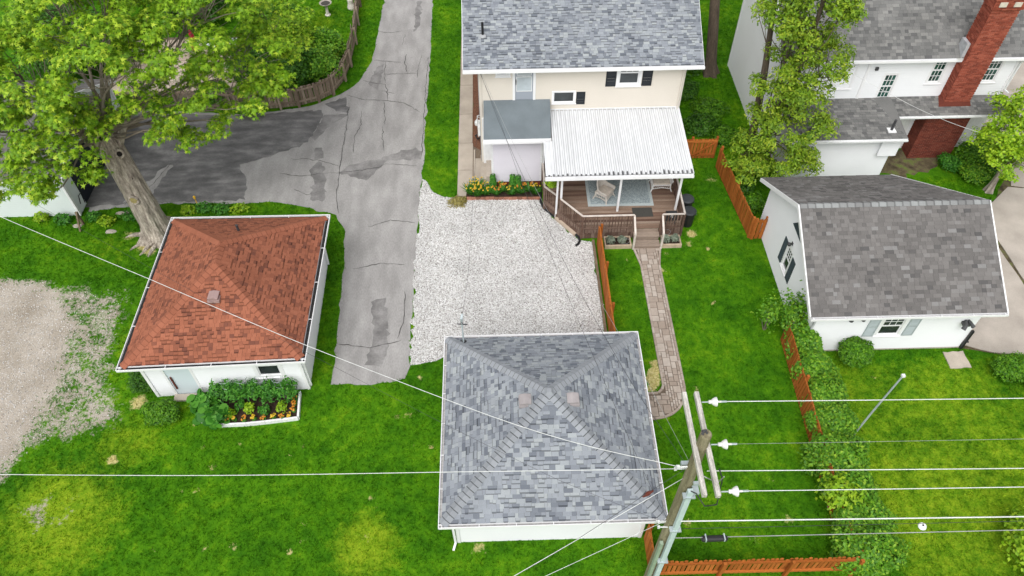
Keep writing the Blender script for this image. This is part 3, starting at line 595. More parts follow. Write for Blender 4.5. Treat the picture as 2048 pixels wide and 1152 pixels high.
def make_roof(th, facets, material, ex=.14, widths=(.13, .17, .22, .28), t=.012, cutp=.35, maxn=300, seed=1, deck='roof_felt', name='roof', cutr=(.28, .4)):
    """facets: list of 3D polygons (convex, first edge = eave, counter-clockwise seen from outside)"""
    rr = random.Random(seed); mb = MB()
    for P in facets: mb.face([Vector(p) - Vector((0, 0, .03)) for p in P]); mb.face([Vector(p) - Vector((0, 0, .07)) for p in reversed(P)])
    roof = mb.build(name, deck, th); rest = MB(); cand = []
    for P in facets:
        P = [Vector(p) for p in P]; o = P[0]; ud = (P[1] - P[0]).normalized(); n = ud.cross(P[2] - P[0])
        if len(P) > 3 and n.length < 1e-6: n = ud.cross(P[3] - P[0])
        n.normalize(); vd = n.cross(ud).normalized()
        poly = [((p - o).dot(ud), (p - o).dot(vd)) for p in P]; vmax = max(q[1] for q in poly); rows = int(vmax / ex)
        for i in range(rows + 1):
            v0 = i * ex; v1 = min(v0 + ex, vmax - 1e-4)
            if v1 - v0 < .03: continue
            A = clip_range(poly, v0 + 1e-5); B = clip_range(poly, v1)
            if not A or not B: continue
            L = min(A[0], B[0]); Rr = max(A[1], B[1]); u = L - rr.uniform(0, widths[-1])
            while u < Rr:
                w_ = rr.choice(widths); cut = rr.choice(cutr) if rr.random() < cutp else 0; tt = t * rr.choice((.8, 1.0, 1.25)); ua, ub = u, u + w_; u = ub
                if ub <= L + .01: continue
                if ua >= max(A[0], B[0]) and ub <= min(A[1], B[1]) and v1 - v0 > ex * .98:
                    c = o + ud * ua + vd * v0; q_ = project(c); dv = Vector((0, 0, CAM_H)) - c
                    vis = 0 < q_[0] < 2048 and 0 < q_[1] < 1152
                    cand.append((n.dot(dv) / dv.length ** 3 * w_ if vis else -1, c, ud, vd, n, w_, cut, tt, rr.random()))
                else:
                    a0, a1 = max(ua, A[0]), min(ub, A[1]); b0, b1 = max(ua, B[0]), min(ub, B[1])
                    if a1 - a0 < .01: continue
                    if b1 < b0: b0 = b1 = (b0 + b1) / 2
                    r = rr.random(); f = lambda uu, vv, hh: o + ud * uu + vd * vv + n * hh
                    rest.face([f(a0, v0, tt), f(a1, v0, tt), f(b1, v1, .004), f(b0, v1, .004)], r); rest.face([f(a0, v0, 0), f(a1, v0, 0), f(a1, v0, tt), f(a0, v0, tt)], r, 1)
    cand.sort(key=lambda c: -c[0]); cache = {}
    for k, (s, c, ud, vd, n, w_, cut, tt, r) in enumerate(cand):
        if k < maxn and s > 0:
            key = (w_, cut, round(tt, 4))
            if key not in cache:
                m = MB()
                for f, d in tab_faces(w_, ex, tt, cut): m.face(f, 0, d)
                me = bpy.data.meshes.new('shingle'); me.from_pydata(m.v, [], m.f); me.materials.append(MATS[material])
                a = me.attributes.new('dk', 'FLOAT', 'FACE'); a.data.foreach_set('value', m.d); cache[key] = me
            M = Matrix(((ud.x, vd.x, n.x, c.x), (ud.y, vd.y, n.y, c.y), (ud.z, vd.z, n.z, c.z), (0, 0, 0, 1))); inst('shingle', cache[key], roof, M)
        else:
            for f, d in tab_faces(w_, ex, tt, cut): rest.face([c + ud * p[0] + vd * p[1] + n * p[2] for p in f], r, d)
    if rest.f: rest.build('shingle_field', material, roof, kind='stuff')
    return roof
def hip_caps(roof, a, b, n1, n2, material, step=.17, wing=.175, t=.016, name='ridge_cap'):
    """folded cap pieces from a (low) to b (high); n1, n2 normals of the two slopes"""
    a = Vector(a); b = Vector(b); h = (b - a).normalized(); L = (b - a).length
    w1 = h.cross(n1).normalized(); w2 = h.cross(n2).normalized()
    if w1.dot(n2) > 0: w1 = -w1
    if w2.dot(n1) > 0: w2 = -w2
    up = (n1 + n2).normalized(); n = max(1, int(L / step)); m = MB(); ln = L / n + .03
    def cross(s, hgt):
        c = h * s; return [c + w1 * wing + n1 * hgt, c + w1 * .03 + n1 * (hgt + .004) + up * .006, c + up * (hgt + .014), c + w2 * .03 + n2 * (hgt + .004) + up * .006, c + w2 * wing + n2 * hgt]
    A = cross(0, t + .012); B = cross(ln, .008); lo = cross(0, -.01)
    for k in range(4):
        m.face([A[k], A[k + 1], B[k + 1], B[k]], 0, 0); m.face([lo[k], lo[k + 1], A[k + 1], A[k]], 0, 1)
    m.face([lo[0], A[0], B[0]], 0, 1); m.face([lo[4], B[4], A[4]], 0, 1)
    # dark strip painted in as the shadow under the next cap's butt
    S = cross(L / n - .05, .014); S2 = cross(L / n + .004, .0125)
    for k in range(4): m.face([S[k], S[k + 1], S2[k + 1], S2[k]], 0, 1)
    me = bpy.data.meshes.new(name); me.from_pydata([tuple(v) for v in m.v], [], m.f); me.materials.append(MATS[material])
    at = me.attributes.new('dk', 'FLOAT', 'FACE'); at.data.foreach_set('value', m.d)
    for k in range(n): inst(name, me, roof, Matrix.Translation(a + h * (L / n) * k))
def nrm(P): P = [Vector(p) for p in P]; return (P[1] - P[0]).cross(P[-1] - P[0]).normalized()
def gutter(th, W, u0, u1, z, w0=.0, depth=.11, h=.09, inside='gutter_inside', strap=0, material='white_trim'):
    """open trough outside wall-frame offset w0"""
    mb = MB(); W.box(mb, u0, u1, w0, w0 + .006, z - h, z + .004); W.box(mb, u0, u1, w0 + .006, w0 + depth - .012, z - h, z - h + .006)
    W.box(mb, u0, u1, w0 + depth - .012, w0 + depth + .012, z - h, z + .008); W.box(mb, u0, u0 + .006, w0 + .007, w0 + depth - .013, z - h + .007, z); W.box(mb, u1 - .006, u1, w0 + .007, w0 + depth - .013, z - h + .007, z)
    g = mb.build('gutter', material, th)
    m = MB(); W.box(m, u0 + .008, u1 - .008, w0 + .008, w0 + depth - .014, z - h + .0065, z - h + .02); m.build('gutter_bed', inside, g)
    if strap:
        m = MB(); n = int((u1 - u0) / strap)
        for k in range(n + 1):
            u = u0 + .1 + (u1 - u0 - .2) * k / n; W.box(m, u - .012, u + .012, w0 + .007, w0 + depth - .013, z - .004, z + .003)
        m.build('gutter_strap', material, g)
    return g
def wallbox(th, quad, z1, ex, material, holes={}, z0=0.0, name='wall', found=None):
    """quad: footprint corners starting front-left, then front-right, back-right, back-left; siding on each side, solid core inside"""
    mb = MB(); n = len(quad)
    for k in range(n):
        W = Wall(quad[k], quad[(k + 1) % n]); siding(mb, W, z0, z1, ex, holes.get(k, ()))
    c = Vector((sum(q[0] for q in quad) / n, sum(q[1] for q in quad) / n, 0)); inner = []
    for q in quad:
        v = Vector((q[0], q[1], 0)); dd = (c - v); inner.append(v + Vector((math.copysign(.05, dd.x), math.copysign(.05, dd.y), 0)))
    mb.hexa([(p.x, p.y, 0) for p in inner], [(p.x, p.y, z1) for p in inner])
    o = mb.build(name, material, th)
    for q in quad:
        m = MB(); m.box(q[0] - .055, q[0] + .055, q[1] - .055, q[1] + .055, 0.002, z1 - .003)
        m.build('corner_board', 'white_trim' if material != 'beige_siding' else material, o)
    return o
def downspout(th, pts, material='white_trim', name='downspout', w_=.07):
    mb = MB()
    for a, b in zip(pts[:-1], pts[1:]): mb.bar(a, b, w_, w_ * .8)
    return mb.build(name, material, th)
# ================================================================== GREY GARAGE
def hip_garage(th, ev, z, ridge, zr, material, capmat, quad, wallmat, ex, holes, seed, tabs, strap, inside, cutp, capstep, t=.012):
    fl, fr_, br, bl = [(*p, z) for p in ev]; r0 = (*ridge[0], zr); r1 = (*ridge[1], zr)     # r0 front, r1 back
    F = [[fl, fr_, r0], [fr_, br, r1, r0], [br, bl, r1], [bl, fl, r0, r1]]
    if r0 == r1: F = [[fl, fr_, r0], [fr_, br, r0], [br, bl, r0], [bl, fl, r0]]
    roof = make_roof(th, F, material, .135, tabs, t, cutp, 300, seed)
    N_ = [nrm([f[0], f[1], f[2]]) for f in F]
    hip_caps(roof, fl, r0, N_[3], N_[0], capmat, capstep); hip_caps(roof, fr_, r0, N_[0], N_[1], capmat, capstep)
    hip_caps(roof, br, r1, N_[1], N_[2], capmat, capstep); hip_caps(roof, bl, r1, N_[2], N_[3], capmat, capstep)
    if r0 != r1: hip_caps(roof, r0, r1, N_[1], N_[3], capmat, capstep)
    m = MB(); q = [Vector(p) for p in (fl, fr_, br, bl)]; c = sum(q, Vector()) / 4
    for k in range(4):                                                      # fascia + soffit
        W = Wall(q[k], q[(k + 1) % 4]); W.box(m, .004, W.len - .004, -.03, -.005, z - .17, z - .012)
    inn = [p + Vector((math.copysign(.5, (c - p).x), math.copysign(.5, (c - p).y), 0)) for p in q]
    for k in range(4): m.face([q[k] - Vector((0, 0, .165)), q[(k + 1) % 4] - Vector((0, 0, .165)), inn[(k + 1) % 4] - Vector((0, 0, .165)), inn[k] - Vector((0, 0, .165))])
    m.build('fascia', 'white_trim', th)
    for k in range(4):
        W = Wall(q[k], q[(k + 1) % 4]); dg = .15 if inside == 'gutter_inside' else .1; gutter(th, W, -dg, W.len + dg, z - .01 - .001 * k, .0, dg, .09, inside, strap)
    wallbox(th, quad, z - .02, ex, wallmat, holes)
    return roof
gg = thing('grey_garage', 'white garage with a grey shingle hip roof beside the white gravel pad', 'garage', (1.35, 12.4, 0))
hip_garage(gg, [(-1.95, 9.03), (4.70, 9.03), (4.72, 15.86), (-1.97, 15.86)], 2.32, [(1.38, 12.42)] * 2, 4.17, 'shingle_grey', 'shingle_cap',
           [(-1.58, 9.42), (4.27, 9.42), (4.27, 15.45), (-1.58, 15.45)], 'white_siding', .2, {}, 41, (.10, .14, .18, .22, .28), 1.05, 'gutter_grit', .42, .185)
def box_vent(th, c, s, zb, facing, material, k=.36):
    """low square roof vent with a ridged hood"""
    x, y = c; m = MB(); h = .13; r = k / 2
    m.box(x - r * 1.15, x + r * 1.15, y - r * 1.15, y + r * 1.15, zb - .12, zb - .02)
    m.hexa([(x - r * .8, y - r * .8, zb - .02), (x + r * .8, y - r * .8, zb - .02), (x + r * .8, y + r * .8, zb - .02), (x - r * .8, y + r * .8, zb - .02)], [(x - r * .8, y - r * .8, zb + .05), (x + r * .8, y - r * .8, zb + .05), (x + r * .8, y + r * .8, zb + .05), (x - r * .8, y + r * .8, zb + .05)])
    a, b = (-r, r)
    m.hexa([(x + a, y + a, zb + .05), (x + b, y + a, zb + .05), (x + b, y + b, zb + .05), (x + a, y + b, zb + .05)], [(x + a, y + a, zb + .085), (x + b, y + a, zb + .085), (x + b, y + b, zb + .085), (x + a, y + b, zb + .085)])
    m.face([(x + a, y + a, zb + .085), (x, y + a, zb + .12), (x, y + b, zb + .12), (x + a, y + b, zb + .085)]); m.face([(x, y + a, zb + .12), (x + b, y + a, zb + .085), (x + b, y + b, zb + .085), (x, y + b, zb + .12)])
    m.face([(x + a, y + a, zb + .085), (x + b, y + a, zb + .085), (x, y + a, zb + .12)])
    return m.build('roof_vent', material, th)
box_vent(gg, (.65, 12.3), 1, 3.84, 0, 'metal_vent'); box_vent(gg, (2.12, 12.3), 1, 3.84, 0, 'metal_vent')
downspout(gg, [(-1.9, 8.99, 2.2), (-1.7, 9.3, 1.95), (-1.68, 9.34, .1), (-1.75, 9.1, .06)])
# service mast on the back corner
mb = MB(); mb.tube([(-1.38, 15.55, 2.3), (-1.38, 15.55, 3.75)], .028, 8); mb.tube([(-1.38, 15.55, 3.72), (-1.38, 15.55, 3.86), (-1.36, 15.65, 3.92), (-1.34, 15.75, 3.84)], [.045, .05, .045, .03], 8)
mast = mb.build('service_mast', 'galvanised', gg); mast['label'] = 'thin grey electric service mast with a bent weatherhead'
mb = MB(); mb.lathe((-1.38, 15.55, 2.4), [(.17, 0), (.15, .05), (.05, .12)], 10); mb.build('mast_boot', 'plastic_black', mast)
mb = MB(); mb.bar((-1.55, 15.56, 3.55), (-1.2, 15.56, 3.5), .03, .03); mb.tube([(-1.38, 15.5, 3.6), (-1.34, 15.42, 3.78), (-1.42, 15.42, 3.84)], .012, 5); mb.build('mast_bracket', 'metal_dark', mast)
# apex caps
mb = MB(); mb.hexa([(1.2, 12.24, 4.07), (1.56, 12.24, 4.07), (1.56, 12.6, 4.07), (1.2, 12.6, 4.07)], [(1.31, 12.35, 4.215), (1.45, 12.35, 4.215), (1.45, 12.49, 4.215), (1.31, 12.49, 4.215)]); mb.build('apex_cap', 'shingle_cap', gg)
# ================================================================== RED-ROOFED GARAGE
rg_ = thing('red_garage', 'white garage with a rust red shingle hip roof below the maple', 'garage', (-10.05, 18.5, 0))
QR = [(-12.82, 15.26), (-7.28, 15.42), (-7.42, 21.75), (-12.82, 21.75)]
WR = Wall(QR[0], QR[1])
u = lambda x: (x - QR[0][0])
holesR = {0: [(u(-12.1), u(-11.2), .03, 2.03), (u(-8.83), u(-8.06), 1.02, 1.62)]}
hip_garage(rg_, [(-13.17, 14.95), (-7.02, 15.12), (-7.07, 22.05), (-13.2, 22.09)], 2.4, [(-10.08, 18.0), (-10.09, 19.0)], 4.25, 'shingle_red', 'shingle_redcap',
           QR, 'white_siding', .125, holesR, 42, (.13, .15, .15, .17, .2), 1.5, 'gutter_inside', .42, .2, .013)
d_ = MB(); WR.box(d_, u(-12.1), u(-11.2), -.03, -.005, .03, 2.03); dr = d_.build('door', 'door_blue', rg_); dr['label'] = 'plain pale blue side door of the garage'
m = MB(); WR.box(m, u(-12.19), u(-12.1), -.02, .03, .0, 2.12); WR.box(m, u(-11.2), u(-11.11), -.02, .03, .0, 2.12); WR.box(m, u(-12.1) + .001, u(-11.2) - .001, -.02, .03, 2.03, 2.12); m.build('door_frame', 'white_trim', dr)
m = MB(); WR.box(m, u(-12.02), u(-11.97), .005, .05, .45, 1.2); m.build('handle_bar', 'brick_dark', dr)
m = MB(); WR.box(m, u(-12.2), u(-11.1), .03, .3, .0, .1); m.build('threshold', 'concrete', dr)
window(rg_, WR, u(-8.83), u(-8.06), 1.02, 1.62, 'glass', (0, 0), None, 1, .14)
box_vent(rg_, (-10.05, 16.95), 1, 3.66, 0, 'metal_vent_red', .36)
m = MB(); m.tube([(-9.95, 20.35, 3.35), (-9.95, 20.35, 3.75)], .05, 8); m.build('vent_pipe', 'metal_dark', rg_)
downspout(rg_, [(-7.02, 21.9, 2.3), (-7.3, 21.6, 2.0), (-7.33, 21.55, .1)]); downspout(rg_, [(-7.02, 15.2, 2.3), (-7.18, 15.5, 2.05), (-7.2, 15.5, .1)], 'white_trim')
# ================================================================== HOUSE
ho = thing('house', 'two storey beige house with light grey shingle roof and rear porch', 'house', (3.7, 32.2, 0))
HX0, HX1, HY0, HY1, HZ = -.72, 8.09, 27.7, 37.1, 5.52
WH = Wall((HX0, HY0), (HX1, HY0)); hu = lambda x: x - HX0
hol = {0: [(hu(.06), hu(.50), 5.1, 5.46), (hu(.80), hu(1.58), 3.3, 5.40), (hu(2.48), hu(3.40), 3.62, 4.16), (hu(5.30), hu(6.14), 4.52, 5.42)]}
wallbox(ho, [(HX0, HY0), (HX1, HY0), (HX1, HY1), (HX0, HY1)], HZ + .05, .13, 'beige_siding', hol)
ry = (HY0 + HY1) / 2; rz = 5.6 + (ry - 27.4) * .55; ex0, ex1 = -1.40, 8.77
FH = [[(ex0, 27.37, 5.6), (ex1, 27.37, 5.6), (ex1, ry, rz), (ex0, ry, rz)], [(ex1, HY1 + .3, 5.6), (ex0, HY1 + .3, 5.6), (ex0, ry, rz), (ex1, ry, rz)]]
hr = make_roof(ho, FH, 'shingle_grey', .125, (.12, .16, .2, .26), .013, .42, 300, 43)
hip_caps(hr, (ex0, ry, rz), (ex1, ry, rz), nrm(FH[0]), nrm(FH[1]), 'shingle_cap', .2)
m = MB(); W = Wall((ex0, 27.37), (ex1, 27.37)); W.box(m, 0, W.len, -.03, -.004, 5.40, 5.585); W.box(m, .01, W.len - .01, -.34, -.031, 5.40, 5.43)
for x in (ex0, ex1):
    for s in ((27.4, ry), (HY1 + .3, ry)): m.hexa([(x - .02, s[0], 5.38), (x + .02, s[0], 5.38), (x + .02, s[1], rz - .22), (x - .02, s[1], rz - .22)], [(x - .02, s[0], 5.6), (x + .02, s[0], 5.6), (x + .02, s[1], rz), (x - .02, s[1], rz)])
m.build('fascia', 'white_trim', ho)
gutter(ho, W, -.02, W.len + .02, 5.575, .0, .12, .1, 'white_dirty')
for x, sgn in ((HX0 + .03, 1), (HX1 - .03, -1)):           # gable ends
    m = MB(); m.face([(x, HY0, HZ), (x, HY1, HZ), (x, ry, rz - .15)]); m.build('gable_wall', 'beige_siding', ho)
m = MB(); m.tube([(-.54, 28.75, 6.2), (-.54, 28.75, 6.95)], .055, 10); vp = m.build('vent_pipe', 'plastic_black', ho)
m = MB(); m.lathe((-.54, 28.75, 6.31), [(.17, 0), (.15, .05), (.06, .09)], 10); m.build('pipe_boot', 'lead', vp)
window(ho, WH, hu(.06), hu(.50), 5.1, 5.46, 'glass_pale', sashes=1, casing=.10)
window(ho, WH, hu(2.48), hu(3.40), 3.62, 4.16, 'glass', sashes=1, casing=.07)
window(ho, WH, hu(5.30), hu(6.14), 4.52, 5.42, 'glass', (3, 2), (1, 1), 2, .13, split=.62)
shutter(ho, WH, hu(4.72), hu(5.16), 4.42, 5.40, 'shutter_black'); shutter(ho, WH, hu(6.29), hu(6.72), 4.42, 5.40, 'shutter_black'); shutter(ho, WH, hu(3.49), hu(3.88), 3.52, 4.17, 'shutter_black')
d_ = MB(); WH.box(d_, hu(.80), hu(1.58), -.03, -.004, 3.3, 5.40); dr = d_.build('storm_door', 'door_grey', ho); dr['label'] = 'grey upstairs storm door with a large pale pane'
m = MB(); WH.box(m, hu(.69), hu(.80), -.02, .04, 3.3, 5.42); WH.box(m, hu(1.58), hu(1.69), -.02, .04, 3.3, 5.42); m.build('door_frame', 'white_trim', dr)
m = MB(); WH.box(m, hu(.88), hu(1.50), -.003, .006, 4.27, 4.96); m.build('pane', 'glass_pale', dr)
m = MB(); WH.box(m, hu(.90), hu(1.48), -.003, .006, 5.08, 5.38); m.build('pane', 'glass_pale', dr)
m = MB()
for (a, b, c, d) in ((.85, 1.53, 4.23, 4.27), (.85, 1.53, 4.96, 5.0), (.85, .88, 4.27, 4.96), (1.50, 1.53, 4.27, 4.96), (.87, 1.51, 5.05, 5.08), (.87, .9, 5.08, 5.39), (1.48, 1.51, 5.08, 5.39)): WH.box(m, hu(a), hu(b), -.002, .012, c, d)
m.build('glazing_bead', 'white_dirty', dr)
m = MB(); WH.box(m, hu(.82), hu(.85), 0, .05, 4.6, 4.85); m.build('handle', 'plastic_black', dr)
m = MB(); m.bar((HX0 - .06, HY0 - .02, 5.4), (HX0 - .06, HY0 - .02, .4), .05, .05); m.build('cable_conduit', 'wire_grey', ho)
m = MB(); m.tube([(HX1 + .02, 27.5, 5.45), (HX1 - .05, 27.62, 5.25), (HX1 - .05, 27.63, 3.2)], .035, 6); m.build('downspout', 'beige_siding', ho)
# mudroom
WM = Wall((-.28, 26.27), (1.93, 26.27)); m = MB(); siding(m, WM, .32, 3.0, .11)
for W in (Wall((1.93, 26.27), (1.93, 27.69)), Wall((-.28, 27.69), (-.28, 26.27))): siding(m, W, .32, 3.2, .11)
m.box(-.24, 1.89, 26.31, 27.68, .3, 3.0); mud = m.build('mudroom_wall', 'mauve_siding', ho)
for x in (-.28, 1.93): m = MB(); m.box(x - .05, x + .05, 26.245, 26.33, .33, 3.0); m.build('corner_board', 'white_dirty', mud)
m = MB(); m.hexa([(-.62, 25.92, 2.95), (2.3, 25.92, 2.95), (2.34, 27.69, 3.7), (-.6, 27.69, 3.7)], [(-.62, 25.92, 3.06), (2.3, 25.92, 3.06), (2.34, 27.69, 3.82), (-.6, 27.69, 3.82)]); mr_ = m.build('mudroom_roof', 'felt_roof', ho)
m = MB(); m.box(-.64, 2.32, 25.86, 25.918, 2.9, 3.05); m.box(-.66, 2.34, 25.76, 25.858, 2.93, 2.945); m.box(-.66, 2.34, 25.74, 25.759, 2.93, 3.03); m.build('gutter', 'white_trim', mr_)
m = MB(); m.bar((2.0, 25.85, 2.9), (2.02, 26.2, 2.7), .06, .06); m.bar((2.02, 26.2, 2.7), (2.02, 26.2, .1), .06, .06); m.build('downspout', 'white_dirty', ho)
m = MB(); rr = random.Random(3)
z = .0
for row in range(4):
    x = -.27 - (row % 2) * .1
    while x < 1.92: m.box(max(x, -.27), min(x + .195, 1.92), 26.285, 26.36, z + .002, z + .07, rr.random()); x += .205
    z += .08
m.build('brick_foundation', 'brick_dark', mud, kind='stuff')
m = MB(); m.box(-.70, -.285, 27.55, 27.685, .3, 2.9); m.build('side_door', 'white_dirty', ho)
for k, (x0, x1) in enumerate([(-1.12, -.85), (-.85, -.58), (-.58, -.30)]):
    m = MB(); m.box(x0, x1 - .002, 26.4, 28.15 if k else 28.1, .0, .17 * (k + 1)); m.build('side_step', 'concrete', ho)
# gas meter group on the side wall
m = MB(); m.tube([(-.95, 29.9, .0), (-.95, 29.9, .7), (-.88, 29.9, .78), (-.78, 29.9, .8)], .025, 7); m.lathe((-1.0, 30.3, .45), [(.1, 0), (.14, .05), (.14, .2), (.1, .26)], 12); m.tube([(-.95, 29.9, .65), (-1.0, 30.3, .75), (-1.0, 30.7, .7), (-.8, 30.8, .7)], .022, 7)
m.tube([(-1.1, 30.55, .5), (-.95, 30.72, .62), (-.82, 30.7, .5), (-.85, 30.55, .4)], .02, 6); m.build('gas_meter', 'white_dirty', ho)
m = MB(); m.box(-.95, -.73, 28.75, 29.05, 1.0, 1.5); m.box(-.9, -.73, 29.2, 29.4, 1.2, 1.45); m.build('meter_box', 'white_dirty', ho)
m = MB(); m.tube([(-1.0, 29.5, .2), (-1.1, 29.6, .35), (-.95, 29.7, .4), (-.85, 29.6, .25), (-1.0, 29.5, .2)], .04, 6); m.build('hose_reel', 'plastic_black', ho)
mat('shingle_ridge', [(0, (.20, .20, .20)), (1, (.30, .31, .31))], .95, .8, .08, 90, .14, .5, 160, spec=.15, dk=.7)
# ================================================================== RIGHT GARAGE (gable roof, brown-grey)
gb = thing('gable_garage', 'white garage with a brown grey gable roof beside the concrete drive', 'garage', (14.5, 19.9, 0))
GX0, GX1, GY0, GY1, GZ, GR = 11.45, 17.62, 16.52, 23.25, 2.5, 4.62
gy = 19.85
Q = [(GX0, GY0), (GX1, GY0), (GX1, gy), (16.2, GY1), (GX0, GY1)]
WF = Wall(Q[0], Q[1]); WG = Wall(Q[4], Q[0]); fu = lambda x: x - GX0; gu = lambda y: GY1 - y
hf = [(fu(14.08), fu(14.86), .98, 2.02)]; hgb = [(gu(20.16), gu(19.66), 1.0, 2.1)]
m = MB(); siding(m, WF, .02, GZ, .115, hf); siding(m, Wall(Q[1], Q[2]), .02, GZ, .115); siding(m, Wall(Q[2], Q[3]), .02, GZ, .115); siding(m, Wall(Q[3], Q[4]), .02, GZ, .115)
def urg(z):
    k = max(0, (z - GZ)) * (GY1 - GY0) / 2 / (GR - .08 - GZ); return (k, WG.len - k)
siding(m, WG, .02, GR - .1, .115, hgb, urg)
m.hexa([(GX0 + .05, GY0 + .05, 0), (GX1 - .05, GY0 + .05, 0), (GX1 - .05, gy, 0), (16.15, GY1 - .05, 0), (GX0 + .05, GY1 - .05, 0)], [(GX0 + .05, GY0 + .05, GZ), (GX1 - .05, GY0 + .05, GZ), (GX1 - .05, gy, GZ), (16.15, GY1 - .05, GZ), (GX0 + .05, GY1 - .05, GZ)])
m.face([(GX0 + .05, GY0 + .1, GZ), (GX0 + .05, GY1 - .1, GZ), (GX0 + .05, gy, GR - .15)]); m.face([(GX1 - .05, GY0 + .1, GZ), (GX1 - .05, gy + 1.5, GZ), (GX1 - .05, gy, GR - .15)])
m.build('wall', 'white_siding', gb)
ze = 2.62
FG = [[(11.03, 16.16, ze), (18.08, 16.16, ze), (18.1, gy, GR), (11.03, gy, GR)], [(16.5, 23.57, ze), (11.03, 23.57, ze), (11.03, gy, GR), (18.1, gy, GR)]]
gr_ = make_roof(gb, FG, 'shingle_brown', .15, (.15, .2, .26, .32), .011, .0, 300, 44)
hip_caps(gr_, (11.05, gy, GR), (18.08, gy, GR), nrm(FG[0]), nrm(FG[1]), 'shingle_ridge', .29, .15)
m = MB()
for (a, b) in (((11.01, 16.2, ze), (11.01, gy, GR)), ((11.01, 23.55, ze), (11.01, gy, GR)), ((18.11, 16.12, ze), (18.12, gy, GR)), ((16.52, 23.6, ze), (18.12, gy, GR))):
    a = Vector(a); b = Vector(b); dx = Vector((.025, 0, 0)); dz = Vector((0, 0, .17)); up_ = Vector((0, 0, .004)); m.hexa([a - dx - dz, a + dx - dz, b + dx - dz, b - dx - dz], [a - dx + up_, a + dx + up_, b + dx + up_, b - dx + up_])
W = Wall((11.05, 16.16), (18.06, 16.16)); W.box(m, .03, W.len - .03, -.03, -.006, ze - .17, ze - .014); W.box(m, .04, W.len - .04, -.34, -.031, ze - .17, ze - .15)
W2 = Wall((16.5, 23.6), (11.05, 23.55)); W2.box(m, .03, W2.len - .03, -.03, -.006, ze - .17, ze - .014)
for s in ((16.2, gy), (23.55, gy)):     # rake soffits
    m.face([(11.03, s[0], ze - .16), (11.44, s[0], ze - .16), (11.44, s[1], GR - .16), (11.03, s[1], GR - .16)])
m.build('fascia', 'white_trim', gb)
gutter(gb, W, -.05, W.len + .05, ze - .012, 0, .1, .09, 'gutter_grit', 1.1)
window(gb, WF, fu(14.08), fu(14.86), .98, 2.02, 'glass', (3, 2), (1, 1), 2, .10)
shutter(gb, WF, fu(13.52), fu(13.94), .92, 2.1, 'shutter_grey'); shutter(gb, WF, fu(15.02), fu(15.44), .92, 2.1, 'shutter_grey')
window(gb, WG, gu(20.16), gu(19.66), 1.0, 2.1, 'glass', (3, 3), (1, 1), 2, .09)
shutter(gb, WG, gu(20.62), gu(20.28), .9, 2.15, 'shutter_dark'); shutter(gb, WG, gu(19.52), gu(19.16), .9, 2.1, 'shutter_dark')
m = MB(); t0 = [WG.p(gu(20.5), .03, 3.0), WG.p(gu(19.2), .03, 3.0), WG.p(gu(gy), .03, 3.72)]; t1 = [p - WG.n * .025 for p in t0]; m.hexa(t1, t0); gv = m.build('gable_vent', 'shutter_dark', gb)
m = MB()
for k in range(6):
    z = 3.06 + k * .1; h = .62 * (1 - (z - 3.0) / .72); m.bar(WG.p(gu(gy) - h, .037, z), WG.p(gu(gy) + h, .037, z), .02, .045)
m.build('vent_louvre', 'shutter_dark', gv)
def wall_lamp(th, W, u_, z):
    m = MB(); W.box(m, u_ - .06, u_ + .06, .016, .04, z - .06, z + .06); c = W.p(u_, .14, z - .05); m.lathe((c.x, c.y, c.z - .08), [(.03, 0), (.075, .05), (.085, .13), (.03, .17)], 10); m.bar(W.p(u_, .03, z), W.p(u_, .13, z), .03, .03)
    return m.build('wall_lamp', 'metal_dark', th)
wall_lamp(gb, WG, gu(19.95), 2.42); wall_lamp(gb, WF, fu(12.72), 2.12); wall_lamp(gb, WF, fu(13.16), 2.15)
m = MB(); WF.box(m, fu(17.0), fu(17.25), .02, .22, 1.62, 1.75); m.tube([WF.p(fu(17.1), .05, 1.8), WF.p(fu(17.05), .25, 1.75), WF.p(fu(16.95), .34, 1.62)], [.05, .07, .09], 8); m.tube([WF.p(fu(17.2), .05, 1.8), WF.p(fu(17.25), .22, 1.78), WF.p(fu(17.32), .3, 1.7)], [.05, .06, .08], 8); m.build('flood_lamp', 'metal_dark', gb)
downspout(gb, [(11.1, 16.16, 2.5), (11.42, 16.42, 2.2), (11.40, 16.44, .1)], 'lead')
m = MB(); m.bar((17.68, 16.44, .05), (17.66, 16.44, 1.15), .09, .09); m.bar((17.66, 16.44, .6), (17.66, 16.3, .62), .05, .05); m.build('drain_pipe', 'plastic_black', gb)
m = MB(); m.box(GX0 - .02, GX1 + .02, GY0 - .03, GY0 + .04, -.02, .07); m.build('foundation', 'concrete_grey', gb)
# ================================================================== WHITE HOUSE
wh = thing('white_house', 'large white clapboard house with dark grey roof and tall brick chimney', 'house', (18, 31, 0))
X0, X1, Y0, Y1 = 12.75, 23.05, 28.4, 35.6; EZ = 5.22
WW = Wall((X0, Y0), (X1, Y0)); wu = lambda x: x - X0
wins = [(17.36, 17.9, 2.98, 4.22), (19.38, 19.9, 3.78, 5.0), (21.83, 22.38, 3.78, 5.0)]
hol = {0: [(wu(a), wu(b), c, d) for a, b, c, d in wins]}
wallbox(wh, [(X0, Y0), (X1, Y0), (X1, Y1), (X0, Y1)], EZ, .13, 'white_siding', hol)
for k, (a, b, c, d) in enumerate(wins): window(wh, WW, wu(a), wu(b), c, d, 'glass_green', (3, 2), (3, 2), 2, .1, 'white_trim')
ry2 = 32.0; rz2 = EZ + .05 + (ry2 - 28.05) * .62
FW = [[(12.4, 28.05, EZ), (23.45, 28.05, EZ), (23.45, ry2, rz2), (12.4, ry2, rz2)], [(23.45, 35.95, EZ), (12.4, 35.95, EZ), (12.4, ry2, rz2), (23.45, ry2, rz2)]]
